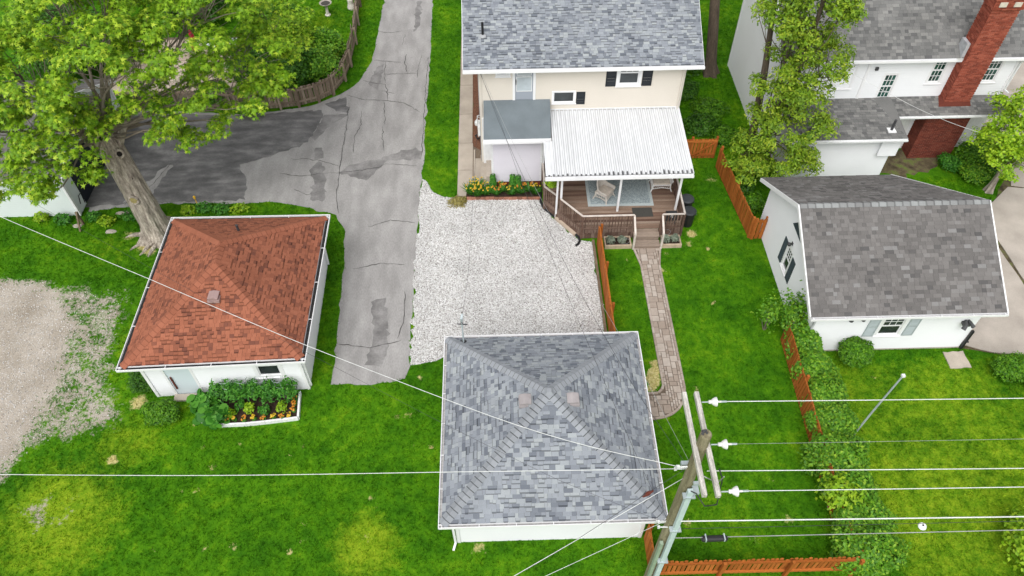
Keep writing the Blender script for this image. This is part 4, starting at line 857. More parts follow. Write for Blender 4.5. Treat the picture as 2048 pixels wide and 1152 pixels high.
wr = make_roof(wh, FW, 'shingle_old', .15, (.15, .2, .26, .32), .011, .0, 300, 45)
hip_caps(wr, (12.4, ry2, rz2), (23.45, ry2, rz2), nrm(FW[0]), nrm(FW[1]), 'shingle_old', .29)
m = MB()
for x, y0 in ((X0 + .03, 0), (X1 - .03, 0)): m.face([(x, Y0, EZ), (x, Y1, EZ), (x, ry2, rz2 - .2)])
m.build('gable_wall', 'white_siding', wh)
m = MB(); W = Wall((12.4, 28.05), (23.45, 28.05)); W.box(m, 0, W.len, -.03, -.004, EZ - .2, EZ - .012); W.box(m, .02, W.len - .02, -.36, -.031, EZ - .2, EZ - .18)
for x in (12.38, 23.47):
    for s in (28.05, 35.95): m.hexa([(x - .03, s, EZ - .2), (x + .03, s, EZ - .2), (x + .03, ry2, rz2 - .2), (x - .03, ry2, rz2 - .2)], [(x - .03, s, EZ + .005), (x + .03, s, EZ + .005), (x + .03, ry2, rz2 + .005), (x - .03, ry2, rz2 + .005)])
m.build('fascia', 'white_dirty', wh); gutter(wh, W, 0, 7.55, EZ - .01, 0, .11, .1, 'white_dirty'); gutter(wh, W, 9.0, W.len, EZ - .01, 0, .11, .1, 'white_dirty')
# chimney of real bricks
m = MB(); m.box(19.70, 21.72, 27.62, 28.38, 0, 2.5); m.box(20.28, 21.44, 27.86, 28.62, 2.5, 8.35)
ch = m.build('chimney', 'mortar', wh); ch['label'] = 'tall red brick chimney rising through the roof eave'
def bricks(x0, x1, y0, y1, z0, z1, material, seed):
    rr = random.Random(seed); m = MB(); h = .068; L = .2; z = z0; row = 0
    while z + h < z1:
        o = -(row % 2) * .105; p = .012
        u_ = x0 + o - .01
        while u_ < x1 - .01:
            a, b = max(u_, x0 - .01), min(u_ + L, x1 + .01)
            if b - a > .03: m.box(a, b, y0 - p * rr.uniform(.5, 1), y0 + .01, z, z + h - .008, rr.random())
            u_ += L + .01
        for x, s in ((x0, -1), (x1, 1)):
            v = y0 + (.012 if row % 2 else .105)
            if row % 2 == 0: m.box(*((x - p * .8, x + .01) if s < 0 else (x - .01, x + p * .8)), y0 + .012, y0 + .095, z, z + h - .008, rr.random())
            while v < y1 - .01:
                b = min(v + L, y1)
                if b - v > .03: m.box(*( (x - p * rr.uniform(.5, 1), x + .01) if s < 0 else (x - .01, x + p * rr.uniform(.5, 1))), v, b, z, z + h - .008, rr.random())
                v += L + .01
        z += h; row += 1
    return m.build('brickwork', material, ch, kind='stuff')
bricks(20.28, 21.44, 27.86, 28.62, 2.5, 7.6, 'brick', 1); bricks(20.22, 21.50, 27.80, 28.68, 7.6, 8.3, 'brick', 2); bricks(19.70, 21.72, 27.62, 28.38, 0, 2.5, 'brick_dark', 3)
m = MB(); m.hexa([(19.70, 27.62, 2.5), (21.72, 27.62, 2.5), (21.72, 28.38, 2.5), (19.70, 28.38, 2.5)], [(20.28, 27.86, 3.1), (21.44, 27.86, 3.1), (21.44, 28.38, 3.1), (20.28, 28.38, 3.1)]); m.build('chimney_shoulder', 'brick_dark', ch)
for (a, b) in ((20.42, 20.72), (21.02, 21.32)): m = MB(); m.box(a, b, 27.76, 27.80, 7.75, 7.95); m.build('stone_inset', 'limestone', ch)
m = MB(); m.box(20.1, 21.62, 27.68, 28.8, 8.3, 8.45); m.build('stone_cap', 'limestone', ch)
m = MB(); m.box(20.12, 20.262, 28.06, 28.6, 5.2, 5.9); m.build('flashing', 'lead', ch)
# pent roof over the ground floor
FP = [[(17.85, 27.3, 2.75), (20.26, 27.3, 2.75), (20.26, 28.38, 3.03), (17.55, 28.38, 3.03)], [(20.26, 27.3, 2.75), (21.46, 27.3, 2.75), (21.46, 27.84, 2.89), (20.26, 27.84, 2.89)], [(21.46, 27.3, 2.75), (23.4, 27.3, 2.75), (23.2, 28.38, 3.03), (21.46, 28.38, 3.03)]]
make_roof(wh, FP, 'shingle_old', .14, (.15, .2, .26), .011, 0, 300, 46, name='pent_roof')
m = MB(); W = Wall((17.95, 27.3), (23.4, 27.3)); W.box(m, 0, W.len, -.02, .012, 2.62, 2.735); W.box(m, .01, W.len, .013, .1, 2.66, 2.72); W.box(m, .1, W.len - .1, -1.07, -.021, 2.6, 2.615); m.build('fascia', 'white_dirty', wh)
for (a, b) in ((18.3, 19.5), (21.95, 23.0)):
    m = MB(); WW.box(m, wu(a), wu(b), .03, .06, .1, 2.35); o = m.build('side_door', 'white_dirty', wh)
    m = MB(); WW.box(m, wu(a) + .15, wu(b) - .15, .061, .075, 2.0, 2.25); m.build('pane', 'glass', o)
m = MB(); m.tube([(22.3, 28.2, .6), (22.25, 28.0, .7), (22.6, 27.9, .5), (22.9, 28.1, .45)], .03, 6); m.build('pipe_work', 'white_dirty', wh)
downspout(wh, [(23.35, 28.0, 5.1), (23.12, 28.3, 4.8), (23.10, 28.32, 3.35), (23.2, 28.1, 3.3)], 'white_dirty')
for (x, z) in ((16.75, 4.95), (16.75, 4.5)):
    m = MB(); WW.box(m, wu(x), wu(x + .13), .02, .1, z, z + .14); m.build('wall_lamp', 'metal_dark', wh)
m = MB(); WW.box(m, wu(16.4), wu(16.52), .017, .05, 2.9, EZ - .2); m.build('corner_board', 'white_trim', wh)
# upper window left of corner board, behind the conifer
window(wh, WW, wu(15.2), wu(15.9), 3.6, 4.9, 'glass', (1, 1), None, 2, .1)
# rear wing
WA = Wall((13.2, 26.25), (17.8, 26.25)); m = MB(); siding(m, WA, 0, 2.6, .12); siding(m, Wall((17.8, 26.25), (17.8, 28.38)), 0, 2.6, .12); siding(m, Wall((13.2, 28.38), (13.2, 26.25)), 0, 2.6, .12); m.box(13.25, 17.75, 26.3, 28.37, 0, 2.6)
m.build('wing_wall', 'white_siding', wh)
FA = [[(12.9, 25.85, 2.66), (18.06, 25.85, 2.66), (17.2, 28.38, 3.0), (12.9, 28.38, 3.0)]]
wg = make_roof(wh, FA, 'shingle_old', .15, (.15, .2, .26, .32), .011, 0, 300, 47, name='wing_roof')
m = MB(); m.face([(18.06, 25.83, 2.66), (18.12, 27.35, 2.78), (18.0, 28.38, 3.04), (17.2, 28.38, 3.01)]); m.face([(18.06, 25.83, 2.55), (18.12, 27.35, 2.66), (18.12, 27.35, 2.78), (18.06, 25.83, 2.66)]); m.build('wing_roof_valley', 'shingle_old', wg)
m = MB(); W = Wall((12.9, 25.85), (18.06, 25.85)); W.box(m, 0, W.len, -.03, .01, 2.5, 2.65); W.box(m, .01, W.len - .01, .011, .1, 2.55, 2.62); m.build('fascia', 'white_dirty', wh)
m = MB(); Wb = Wall((17.15, 26.1), (18.0, 26.1)); siding(m, Wb, 1.5, 2.5, .1); siding(m, Wall((18.0, 26.1), (18.0, 27.2)), 1.5, 2.5, .1); m.box(17.18, 17.97, 26.13, 27.2, 1.5, 2.52); m.build('bump_out', 'white_siding', wh)
m = MB(); m.tube([(17.45, 26.35, 2.72), (17.45, 26.35, 3.3)], .06, 10); vp = m.build('vent_pipe', 'metal_dark', wh); m = MB(); m.box(17.28, 17.62, 26.18, 26.5, 2.70, 2.77); m.build('pipe_flashing', 'white_trim', vp)
# ================================================================== NEIGHBOUR GARAGE at the left
ng = thing('neighbour_garage', 'small pale garage with brown grey roof half hidden under the maple', 'garage', (-22.3, 28.4, 0))
wallbox(ng, [(-25.6, 25.0), (-19.0, 25.0), (-19.0, 31.8), (-25.6, 31.8)], 2.25, .11, 'pale_green_siding', {})
FN = [[(-25.9, 24.72, 2.32), (-18.72, 24.72, 2.32), (-18.72, 28.4, 4.1), (-25.9, 28.4, 4.1)], [(-18.72, 32.1, 2.32), (-25.9, 32.1, 2.32), (-25.9, 28.4, 4.1), (-18.72, 28.4, 4.1)]]
nr = make_roof(ng, FN, 'shingle_brown', .15, (.15, .2, .26, .32), .011, 0, 120, 48)
hip_caps(nr, (-25.9, 28.4, 4.1), (-18.72, 28.4, 4.1), nrm(FN[0]), nrm(FN[1]), 'shingle_brown', .29)
m = MB()
for s in (24.72, 32.1): m.hexa([(-18.74, s, 2.14), (-18.68, s, 2.14), (-18.68, 28.4, 3.92), (-18.74, 28.4, 3.92)], [(-18.74, s, 2.33), (-18.68, s, 2.33), (-18.68, 28.4, 4.11), (-18.74, 28.4, 4.11)])
W = Wall((-25.9, 24.72), (-18.72, 24.72)); W.box(m, 0, W.len - .03, -.03, -.004, 2.15, 2.306); m.build('fascia', 'white_trim', ng)
m = MB(); m.face([(-19.03, 25.0, 2.25), (-19.03, 31.8, 2.25), (-19.03, 28.4, 3.9)]); m.build('gable_wall', 'pale_green_siding', ng)
m = MB(); m.box(-19.0, -18.965, 25.75, 31.3, .02, 2.1); m.build('overhead_door', 'shutter_black', ng)
downspout(ng, [(-18.9, 24.85, 2.2), (-18.93, 24.9, .1)], 'white_dirty'); m = MB(); m.tube([(-18.85, 25.2, .5), (-18.8, 25.3, .9), (-18.85, 25.6, .8), (-18.84, 25.5, .3)], .02, 6); m.build('hose', 'plastic_black', ng)
# ================================================================== COVERED DECK
cd = thing('covered_deck', 'brown wooden deck under a ribbed white metal porch roof', 'deck', (5.2, 25.2, 0))
DZ = .6
def deck_left(y): return 2.02 if y > 24.66 else 2.02 + (24.66 - y) * (3.52 - 2.02) / (24.66 - 22.76)
y = 22.76; rr = random.Random(31)
while y < 27.66:
    y1 = min(y + .138, 27.68); a0, a1 = deck_left(y), deck_left(y1); m = MB(); dz = rr.uniform(-.002, .002)
    m.hexa([(a0, y, DZ - .03), (7.88, y, DZ - .03), (7.88, y1 - .006, DZ - .03), (a1, y1 - .006, DZ - .03)], [(a0, y, DZ + dz), (7.88, y, DZ + dz), (7.88, y1 - .006, DZ + dz), (a1, y1 - .006, DZ + dz)])
    m.build('deck_board', 'deck_wood', cd); y = y1
def skirt(a, b):
    m = MB(); W = Wall(a, b); n = max(1, int(W.len / .14))
    for k in range(n): m.v; W.box(m, W.len * k / n + .004, W.len * (k + 1) / n - .004, -.03, -.006, .03, DZ - .035, random.random())
    m.build('skirt', 'rail_wood', cd)
skirt((2.02, 27.6), (2.02, 24.66)); skirt((2.02, 24.66), (3.52, 22.76)); skirt((3.52, 22.76), (5.72, 22.76)); skirt((6.92, 22.76), (7.88, 22.76)); skirt((7.88, 22.76), (7.88, 27.6))
m = MB(); W = Wall((2.02, 24.66), (3.52, 22.76)); W.box(m, 0, W.len, -.035, .02, DZ - .2, DZ - .02); Wall((3.52, 22.76), (5.72, 22.76)).box(m, .01, 2.2, -.035, .02, DZ - .2, DZ - .02); m.build('rim_board', 'rail_wood', cd)
bal_me = None
def railing(pts, top=1.42, low=.68):
    global bal_me
    m = MB()
    for a, b in zip(pts[:-1], pts[1:]): m.bar((*a, top), (*b, top), .075, .035)
    m.build('rail', 'rail_top', cd)
    for a, b in zip(pts[:-1], pts[1:]): m = MB(); m.bar((*a, low), (*b, low), .04, .06); m.build('bottom_rail', 'rail_wood', cd)
    for p in pts: m = MB(); m.box(p[0] - .045, p[0] + .045, p[1] - .045, p[1] + .045, .1, top - .02); m.build('rail_post', 'rail_wood', cd)
    if bal_me is None:
        b_ = MB(); b_.box(-.018, .018, -.018, .018, 0, top - .04 - .35); bal_me = bpy.data.meshes.new('baluster'); bal_me.from_pydata(b_.v, [], b_.f); bal_me.materials.append(MATS['rail_wood'])
    for a, b in zip(pts[:-1], pts[1:]):
        L = math.dist(a, b); n = int(L / .125)
        for k in range(1, n): inst('baluster', bal_me, cd, Matrix.Translation((a[0] + (b[0] - a[0]) * k / n, a[1] + (b[1] - a[1]) * k / n, .37)))
railing([(2.0, 26.2), (2.0, 24.64), (2.52, 24.02)]); railing([(2.66, 23.82), (3.52, 22.74), (5.72, 22.74)]); railing([(6.92, 22.74), (7.86, 22.74), (7.9, 24.8), (7.9, 26.5)])
m = MB()
for x in (5.72, 6.92): m.bar((x, 22.74, 1.40), (x, 22.05, .95), .08, .035); m.box(x - .04, x + .04, 22.04, 22.12, .02, .93)
m.build('stair_rail', 'rail_top', cd)
for k, (y0, y1, z) in enumerate([(22.42, 22.755, .40), (22.04, 22.418, .20)]):
    m = MB()
    for j in range(2): m.box(5.76, 6.88, y0 + (y1 - y0) * j / 2 + .003, y0 + (y1 - y0) * (j + 1) / 2 - .003, z - .035, z)
    m.box(5.79, 6.85, y0 + .03, y1, .01, z - .036); m.build('step', 'step_wood', cd)
m = MB(); m.box(5.79, 6.85, 22.73, 22.757, .4, DZ - .04); m.build('riser', 'step_wood', cd)
for (x, y_) in ((7.75, 23.85), (5.18, 23.85), (2.68, 23.98)):
    m = MB(); m.box(x - .045, x + .045, y_ - .045, y_ + .045, DZ + .002, 2.72); m.build('post', 'white_trim', cd)
m = MB(); m.box(2.3, 8.0, 23.8, 23.9, 2.72, 2.84); m.build('beam', 'white_trim', cd)
m = MB(); m.box(2.35, 5.1, 23.93, 24.0, 2.55, 2.71); m.box(5.25, 7.7, 23.93, 24.0, 2.55, 2.71); m.tube([(2.35, 23.99, 2.6), (5.1, 23.99, 2.6)], .055, 8); m.tube([(5.25, 23.99, 2.6), (7.7, 23.99, 2.6)], .055, 8); m.build('roller_shade', 'downspout_tan', cd)
# ribbed roof panels
RX0, RX1, RY0, RY1 = 1.95, 8.12, 23.62, 27.66; RZ0, RZ1 = 2.88, 3.2; NP = 32; pw_ = (RX1 - RX0) / NP; L_ = math.hypot(RY1 - RY0, RZ1 - RZ0)
def panel_mesh():
    m = MB(); prof = [(0, 0), (.022, .05), (.075, .05), (.097, 0), (.125, 0), (pw_, 0)]; DD = [1, 0, 1, .8, 0]  # rib sides darkened to paint in their shading; strip beside is grime
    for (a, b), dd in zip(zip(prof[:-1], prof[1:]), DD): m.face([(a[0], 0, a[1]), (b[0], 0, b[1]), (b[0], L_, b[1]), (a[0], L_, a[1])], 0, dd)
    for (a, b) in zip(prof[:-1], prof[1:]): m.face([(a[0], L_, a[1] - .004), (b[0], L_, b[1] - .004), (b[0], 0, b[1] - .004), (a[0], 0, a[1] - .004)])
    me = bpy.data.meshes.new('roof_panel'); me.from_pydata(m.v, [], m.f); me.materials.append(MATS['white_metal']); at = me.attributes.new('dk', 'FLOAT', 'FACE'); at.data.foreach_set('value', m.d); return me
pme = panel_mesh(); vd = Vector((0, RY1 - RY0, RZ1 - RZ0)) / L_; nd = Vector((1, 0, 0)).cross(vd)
def rmat(x, off=0): c = Vector((x, RY0, RZ0)) + nd * off; return Matrix(((1, vd.x, nd.x, c.x), (0, vd.y, nd.y, c.y), (0, vd.z, nd.z, c.z), (0, 0, 0, 1)))
for k in range(NP):
    x = RX0 + k * pw_
    if x < 2.3:   # cut short where the mudroom stands
        m = MB(); kk = (25.7 - RY0) / (RY1 - RY0); ll = L_ * kk; prof = [(0, 0), (.012, .05), (.062, .05), (.074, 0), (pw_, 0)]; M_ = rmat(x)
        for (a, b) in zip(prof[:-1], prof[1:]): m.face([M_ @ Vector(p) for p in ((a[0], 0, a[1]), (b[0], 0, b[1]), (b[0], ll, b[1]), (a[0], ll, a[1]))])
        m.build('roof_panel', 'white_metal', cd)
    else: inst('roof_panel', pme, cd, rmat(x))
    dl = rr.uniform(.10, .2) * (1 + .9 * k / NP) * (1.0 if k % 3 else .7); m = MB(); a, b = .1, pw_ - .004
    M_ = rmat(x, .003); m.face([M_ @ Vector(p) for p in ((a, .01, 0), (b, .01, 0), (b - .006, dl * .8, 0), ((a + b) / 2, dl, 0), (a + .01, dl * .7, 0))]); m.build('silt_streak', 'metal_dirt', cd)
m = MB(); m.box(RX0 - .02, RX1 + .02, RY0 - .1, RY0 - .012, RZ0 - .13, RZ0 - .12); m.box(RX0 - .02, RX1 + .02, RY0 - .115, RY0 - .1, RZ0 - .13, RZ0 + .0); m.box(RX0 - .02, RX1 + .02, RY0 - .012, RY0 - .002, RZ0 - .13, RZ0 + .004)
m.box(RX1 + .0, RX1 + .03, RY0, RY1, RZ0 - .13, RZ0 - .1); m.build('eave_gutter', 'white_trim', cd)
m = MB(); m.hexa([(RX1, RY0, RZ0 - .12), (RX1 + .02, RY0, RZ0 - .12), (RX1 + .02, RY1, RZ1 - .12), (RX1, RY1, RZ1 - .12)], [(RX1, RY0, RZ0 + .06), (RX1 + .02, RY0, RZ0 + .06), (RX1 + .02, RY1, RZ1 + .06), (RX1, RY1, RZ1 + .06)]); m.build('edge_trim', 'white_trim', cd)
m = MB(); m.box(2.36, RX1, RY1 - .03, RY1 + .02, RZ1 + .05, RZ1 + .09); m.build('wall_flashing', 'white_metal', cd)
downspout(cd, [(2.5, 23.56, 2.76), (2.5, 23.9, 2.5), (2.49, 24.02, .1)], 'white_trim', w_=.08)
# ---- things on and around the deck
m = MB(); rug = [(3.93, 24.16), (6.85, 24.13), (6.87, 26.4), (3.94, 26.4)]; m.hexa([(x, y, DZ + .004) for x, y in rug], [(x, y, DZ + .014) for x, y in rug]); o = m.build('rug', 'rug_border', None); tag(o, 'large pale blue grey patterned rug on the porch deck', 'rug')
m = MB(); m.box(4.06, 6.73, 24.29, 26.3, DZ + .0145, DZ + .0185); m.build('rug_field', 'rug', o)
m = MB(); m.box(5.85, 6.73, 23.44, 24.0, DZ + .004, DZ + .02); tag(m.build('doormat', 'doormat'), 'dark rectangular doormat at the top of the deck steps', 'doormat')
def wicker_seat(name, label, cat, loc, rot, w_, material, cush):
    t = thing(name, label, cat, loc); M = Matrix.Translation(loc) @ Matrix.Rotation(rot, 4, 'Z')
    P = lambda x, y, z: M @ Vector((x, y, z)); d = .62; h = w_ / 2          # front faces -y
    def part(nm, mt, f): m = MB(); f(m); return m.build(nm, mt, t)
    part('seat', material, lambda m: m.hexa([P(-h, -d / 2, .34), P(h, -d / 2, .34), P(h, d / 2, .34), P(-h, d / 2, .34)], [P(-h, -d / 2, .41), P(h, -d / 2, .41), P(h, d / 2, .41), P(-h, d / 2, .41)]))
    part('cushion', cush, lambda m: m.hexa([P(-h + .05, -d / 2 - .01, .411), P(h - .05, -d / 2 - .01, .411), P(h - .05, d / 2 - .08, .411), P(-h + .05, d / 2 - .08, .411)], [P(-h + .07, -d / 2 + .01, .48), P(h - .07, -d / 2 + .01, .48), P(h - .07, d / 2 - .1, .48), P(-h + .07, d / 2 - .1, .48)]))
    def shell(m):        # curved back running down into the arms
        n = 14; pr = []
        for k in range(n + 1):
            a = math.pi * (k / n); x = -(h + .05) * math.cos(a); y = -.1 + (d / 2 + .14) * math.sin(a) ** .7; z = .56 + .52 * math.sin(a) ** 2.2; pr.append((x, y, z))
        pr = [(-h - .05, -d / 2, .55)] + pr + [(h + .05, -d / 2, .55)]
        for a, b in zip(pr[:-1], pr[1:]):
            for s in (0, .035):
                c = lambda q: (q[0] * (1 - s), q[1] - s, q[2])
                A, B = c(a), c(b); q = [P(A[0] * .93, A[1] * .95, .41), P(B[0] * .93, B[1] * .95, .41), P(*B), P(*A)]; m.face(q if s == 0 else q[::-1])
        m.tube([P(*q) for q in pr], .035, 6)
    part('back', material, shell)
    for sx in (-1, 1):
        for sy in (-1, 1): part('leg', material, lambda m: m.tube([P(sx * (h - .04), sy * (d / 2 - .05), .36), P(sx * (h - .01), sy * (d / 2 - .01), .15), P(sx * (h + .05), sy * (d / 2 + .04), 0)], [.035, .03, .025], 6))
    def apron(m):
        for k in range(int(w_ / .09)):
            x = -h + .06 + k * .09; zz = .2 + .5 * abs(x / h) * -.2; m.bar(P(x, -d / 2, .34), P(x + .04, -d / 2, .2 - .06 * abs(x) / h), .012, .012); m.bar(P(x + .04, -d / 2, .34), P(x, -d / 2, .2 - .06 * abs(x) / h), .012, .012)
        for s in (-1, 1):
            for k in range(6):
                yy = -d / 2 + .06 + k * .09; m.bar(P(s * h, yy, .34), P(s * h, yy + .04, .18), .012, .012); m.bar(P(s * h, yy + .04, .34), P(s * h, yy, .18), .012, .012)
        m.tube([P(-h, -d / 2, .14), P(0, -d / 2, .23), P(h, -d / 2, .14)], .016, 5)
        for s in (-1, 1): m.tube([P(s * h, -d / 2, .14), P(s * h, 0, .2), P(s * h, d / 2, .14)], .016, 5)
    part('apron', material, apron)
    return t
wicker_seat('wicker_chair', 'tan wicker armchair standing at an angle on the blue rug', 'armchair', (4.68, 24.72, DZ + .016), R(52), .62, 'wicker', 'cushion')
wicker_seat('wicker_loveseat', 'white wicker loveseat with beige cushion under the porch roof', 'sofa', (7.3, 25.35, DZ + .002), R(0), .85, 'wicker_white', 'cushion')
def trash_can(loc, label):
    t = thing('trash_can', label, 'trash can', loc, 'bins beside the deck'); x, y, z = loc
    m = MB(); m.lathe((x, y, z), [(.22, 0), (.24, .02), (.285, .74), (.30, .75), (.30, .79), (.27, .79)], 20); m.build('body', 'plastic_black', t)
    m = MB(); m.lathe((x, y, z + .79), [(.305, 0), (.31, .035), (.25, .07), (.1, .085)], 20); m.build('lid', 'plastic_dark', t)
    for s in (-1, 1):
        m = MB(); m.tube([(x + s * .3, y - .06, z + .6), (x + s * .36, y, z + .58), (x + s * .3, y + .06, z + .6)], .015, 5); m.build('handle', 'plastic_dark', t)
trash_can((8.30, 23.52, .004), 'black round trash can with a lid, nearer the raised flower box'); trash_can((8.34, 24.3, .004), 'black round trash can with a lid, nearer the cedar gate')
t = thing('barbecue', 'small black barbecue cart behind the short deck railing', 'barbecue', (7.4, 23.1, DZ))
m = MB(); m.box(7.15, 7.6, 22.92, 23.2, DZ + .25, DZ + .5); m.build('firebox', 'metal_dark', t); m = MB(); m.tube([(7.15, 23.06, DZ + .52), (7.6, 23.06, DZ + .52)], .14, 12); m.build('lid', 'plastic_black', t)
for x in (7.18, 7.57):
    for y in (22.95, 23.17): m = MB(); m.box(x - .015, x + .015, y - .015, y + .015, DZ + .002, DZ + .25); m.build('leg', 'metal_dark', t)
m = MB(); m.lathe((7.37, 22.88, DZ + .5), [(.05, 0), (.05, .1), (.02, .12)], 10); m.build('propane_knob', 'white_dirty', t)
# raised flower boxes by the steps
def flower_box(x0, x1, y0, y1, label):
    t = thing('flower_box', label, 'planter', ((x0 + x1) / 2, (y0 + y1) / 2, 0), 'raised boxes by the deck steps')
    for (a, b, c, d) in ((x0, x1, y0, y0 + .07), (x0, x1, y1 - .05, y1), (x0, x0 + .06, y0 + .072, y1 - .052), (x1 - .06, x1, y0 + .072, y1 - .052)): m = MB(); m.box(a, b, c, d, .0, .2); m.build('board', 'timber_pale', t)
    m = MB(); m.box(x0 + .062, x1 - .062, y0 + .074, y1 - .054, .0, .14); m.build('soil', 'soil', t)
flower_box(4.5, 5.66, 22.12, 22.7, 'timber flower box between the cedar fence and the deck steps'); flower_box(6.98, 7.82, 22.1, 22.7, 'short timber flower box between the deck steps and the trash cans')
for k, (x, y) in enumerate(((5.4, 22.25), (7.25, 22.74))):
    m = MB(); m.tube([(x + .16 * math.cos(a), y, .33 + .16 * math.sin(a)) for a in [R(20 * j) for j in range(19)]], .008, 4); tag(m.build('wire_hoop', 'wire_grey'), ('wire hoop leaning in the box beside the cedar fence', 'wire hoop propped against the short railing')[k], 'hoop')
m = MB(); m.tube([(1.93, 26.1, .06), (1.88, 25.1, .06), (2.0, 24.7, .06), (2.48, 24.08, .06)], .06, 8); o = m.build('drain_hose', 'plastic_black'); tag(o, 'black corrugated drain hose lying along the deck corner', 'drain hose')
m = MB(); m.bar((2.52, 24.02, .12), (3.32, 22.98, .08), .2, .13); o = m.build('downspout_extension', 'downspout_tan'); tag(o, 'tan metal downspout extension lying on gravel beside the deck', 'downspout')
m = MB(); m.tube([(3.3, 23.0, .07), (3.42, 22.82, .06), (3.46, 22.6, .055), (3.38, 22.42, .05), (3.26, 22.33, .05)], .055, 8); tag(m.build('drain_elbow', 'plastic_black'), 'curved black drain elbow ending on the white gravel', 'drain pipe')
# ================================================================== FENCES
def picket_fence(name, label, pts, h, material, pw=.10, gap=.015, th=.02, group=None, rails='back', seed=1, post_every=2.3, jag=.0, lean=0, postmat=None, dog=True):
    t = thing(name, label, 'fence', (*pts[0], 0), group); rr = random.Random(seed); cache = {}
    for a, b in zip(pts[:-1], pts[1:]):
        W = Wall(a, b); ang = math.atan2(W.d.y, W.d.x); n = max(1, int(W.len / (pw + gap))); st = W.len / n
        for k in range(n):
            w_ = st - gap; key = (round(w_, 3), rr.randrange(3))
            if key not in cache:
                hh = h + (key[1] - 1) * jag; m = MB(); c = min(.03, w_ * .3) if dog else .002
                m.hexa([(0, -th, .04), (0, 0, .04), (0, 0, hh - c), (c, 0, hh), (c, -th, hh), (0, -th, hh - c)][:0] or [(0, -th, .04), (w_, -th, .04), (w_, -th, hh - c), (w_ - c, -th, hh), (c, -th, hh), (0, -th, hh - c)],
                       [(0, 0, .04), (w_, 0, .04), (w_, 0, hh - c), (w_ - c, 0, hh), (c, 0, hh), (0, 0, hh - c)])
                me = bpy.data.meshes.new('picket'); me.from_pydata(m.v, [], m.f); me.materials.append(MATS[material]); cache[key] = me
            p = W.p(k * st + gap / 2, 0, 0); inst('picket', cache[key], t, Matrix.Translation(p) @ Matrix.Rotation(ang + rr.gauss(0, .004), 4, 'Z') @ Matrix.Rotation(rr.gauss(0, .01 + lean), 4, 'X') @ Matrix.Rotation(rr.gauss(0, .006 + lean * .5), 4, 'Y'))
        o0, o1 = (-.06, -.002) if rails == 'back' else (.022, .08)
        for z in (.25, h - .2):
            m = MB(); W.box(m, 0.0, W.len, o0, o1, z, z + .09); m.build('rail', postmat or material, t)
        np_ = max(1, round(W.len / post_every))
        for k in range(np_ + 1):
            u_ = W.len * k / np_; q = (o0 - .1, o0 - .005) if rails == 'back' else (o1 + .005, o1 + .1); m = MB(); W.box(m, u_ - .05, u_ + .05, q[0], q[1], 0.0, h + .03); m.build('post', postmat or material, t)
    return t
# Wall normal points to the right-hand side of the direction a->b (pickets on that face)
picket_fence('cedar_fence', 'orange cedar fence between the gravel pad and the paver path', [(4.2, 22.4), (4.2, 16.0)], 1.22, 'cedar', .12, .004, rails='back', seed=2)
m = MB(); m.bar((4.04, 22.6, .06), (4.06, 16.0, .06), .1, .12); tag(m.build('border_timber', 'old_timber'), 'weathered border timber along the gravel edge by the cedar fence', 'timber')
picket_fence('cedar_fence', 'orange cedar fence from the gate to the gable garage wall', [(10.36, 27.3), (10.86, 22.52), (11.42, 22.52)], 1.2, 'cedar', .11, .035, seed=3)
picket_fence('cedar_fence', 'orange cedar fence overgrown by the leafy hedge', [(10.86, 17.1), (10.66, 9.6), (10.7, 8.25)], 1.2, 'cedar', .11, .045, seed=4)
picket_fence('cedar_fence', 'orange cedar fence along the lawn behind the utility pole', [(4.45, 8.16), (10.7, 8.12)], 1.2, 'cedar', .11, .035, rails='front', seed=5)
picket_fence('cedar_fence', 'short orange cedar fence joining the grey garage corner', [(4.42, 9.36), (4.42, 8.2)], 1.2, 'cedar', .11, .01, seed=6)
gt = thing('cedar_gate', 'orange cedar gate with diagonal brace beside the house', 'gate', (9.6, 27.9, 0))
for k in range(14):
    x = 8.25 + k * .152; m = MB(); m.box(x, x + .12, 27.9, 27.92, .05, 1.2); m.build('picket', 'cedar', gt)
for z in (.22, 1.02): m = MB(); m.box(8.2, 10.36, 27.85, 27.897, z, z + .1); m.build('rail', 'cedar', gt)
m = MB(); m.bar((9.25, 27.825, .28), (10.25, 27.825, 1.02), .04, .09); m.build('brace', 'cedar', gt)
for x in (8.2, 9.2, 10.36): m = MB(); m.box(x - .05, x + .05, 27.925, 28.02, 0, 1.28); m.build('post', 'cedar', gt)
picket_fence('weathered_fence', 'weathered brown picket fence curving round the neighbour lawn', [(-8.28, 44.5), (-8.0, 38.4), (-8.05, 36.2), (-8.22, 34.9), (-8.7, 33.7), (-9.35, 33.15), (-10.3, 32.75), (-11.2, 32.6), (-13.2, 32.45), (-16.5, 32.8)], 1.12, 'weathered_fence', .12, .02, rails='back', seed=7, jag=.03, lean=.02, dog=False)
# ================================================================== UTILITY POLE AND WIRES
up = thing('utility_pole', 'tall weathered wooden utility pole with double white crossarms', 'utility pole', (4.23, 7.78, 0))
m = MB(); PX, PY, PT = 4.23, 7.78, 9.72
hs_ = [0, 1.5, 3, 4.5, 6, 7.5, 8.6, 9.2, PT - .04, PT]; m.tube([(PX + .004 * z, PY, z) for z in hs_], [.17, .165, .16, .153, .147, .14, .135, .13, .128, .11], 14); m.build('pole', 'pole_wood', up, smooth=False)
for k, (dx, ya, yb) in enumerate(((-.02, 6.62, 9.12), (.265, 6.6, 9.12))):
    m = MB(); x = PX - .14 + dx + .04; m.hexa([(x - .05, ya, 9.12), (x + .05, ya, 9.12), (x + .05, yb, 9.12), (x - .05, yb, 9.12)], [(x - .05, ya, 9.24), (x + .05, ya, 9.24), (x + .05, yb, 9.24), (x - .05, yb, 9.24)]); m.build('crossarm', 'arm_wood', up)
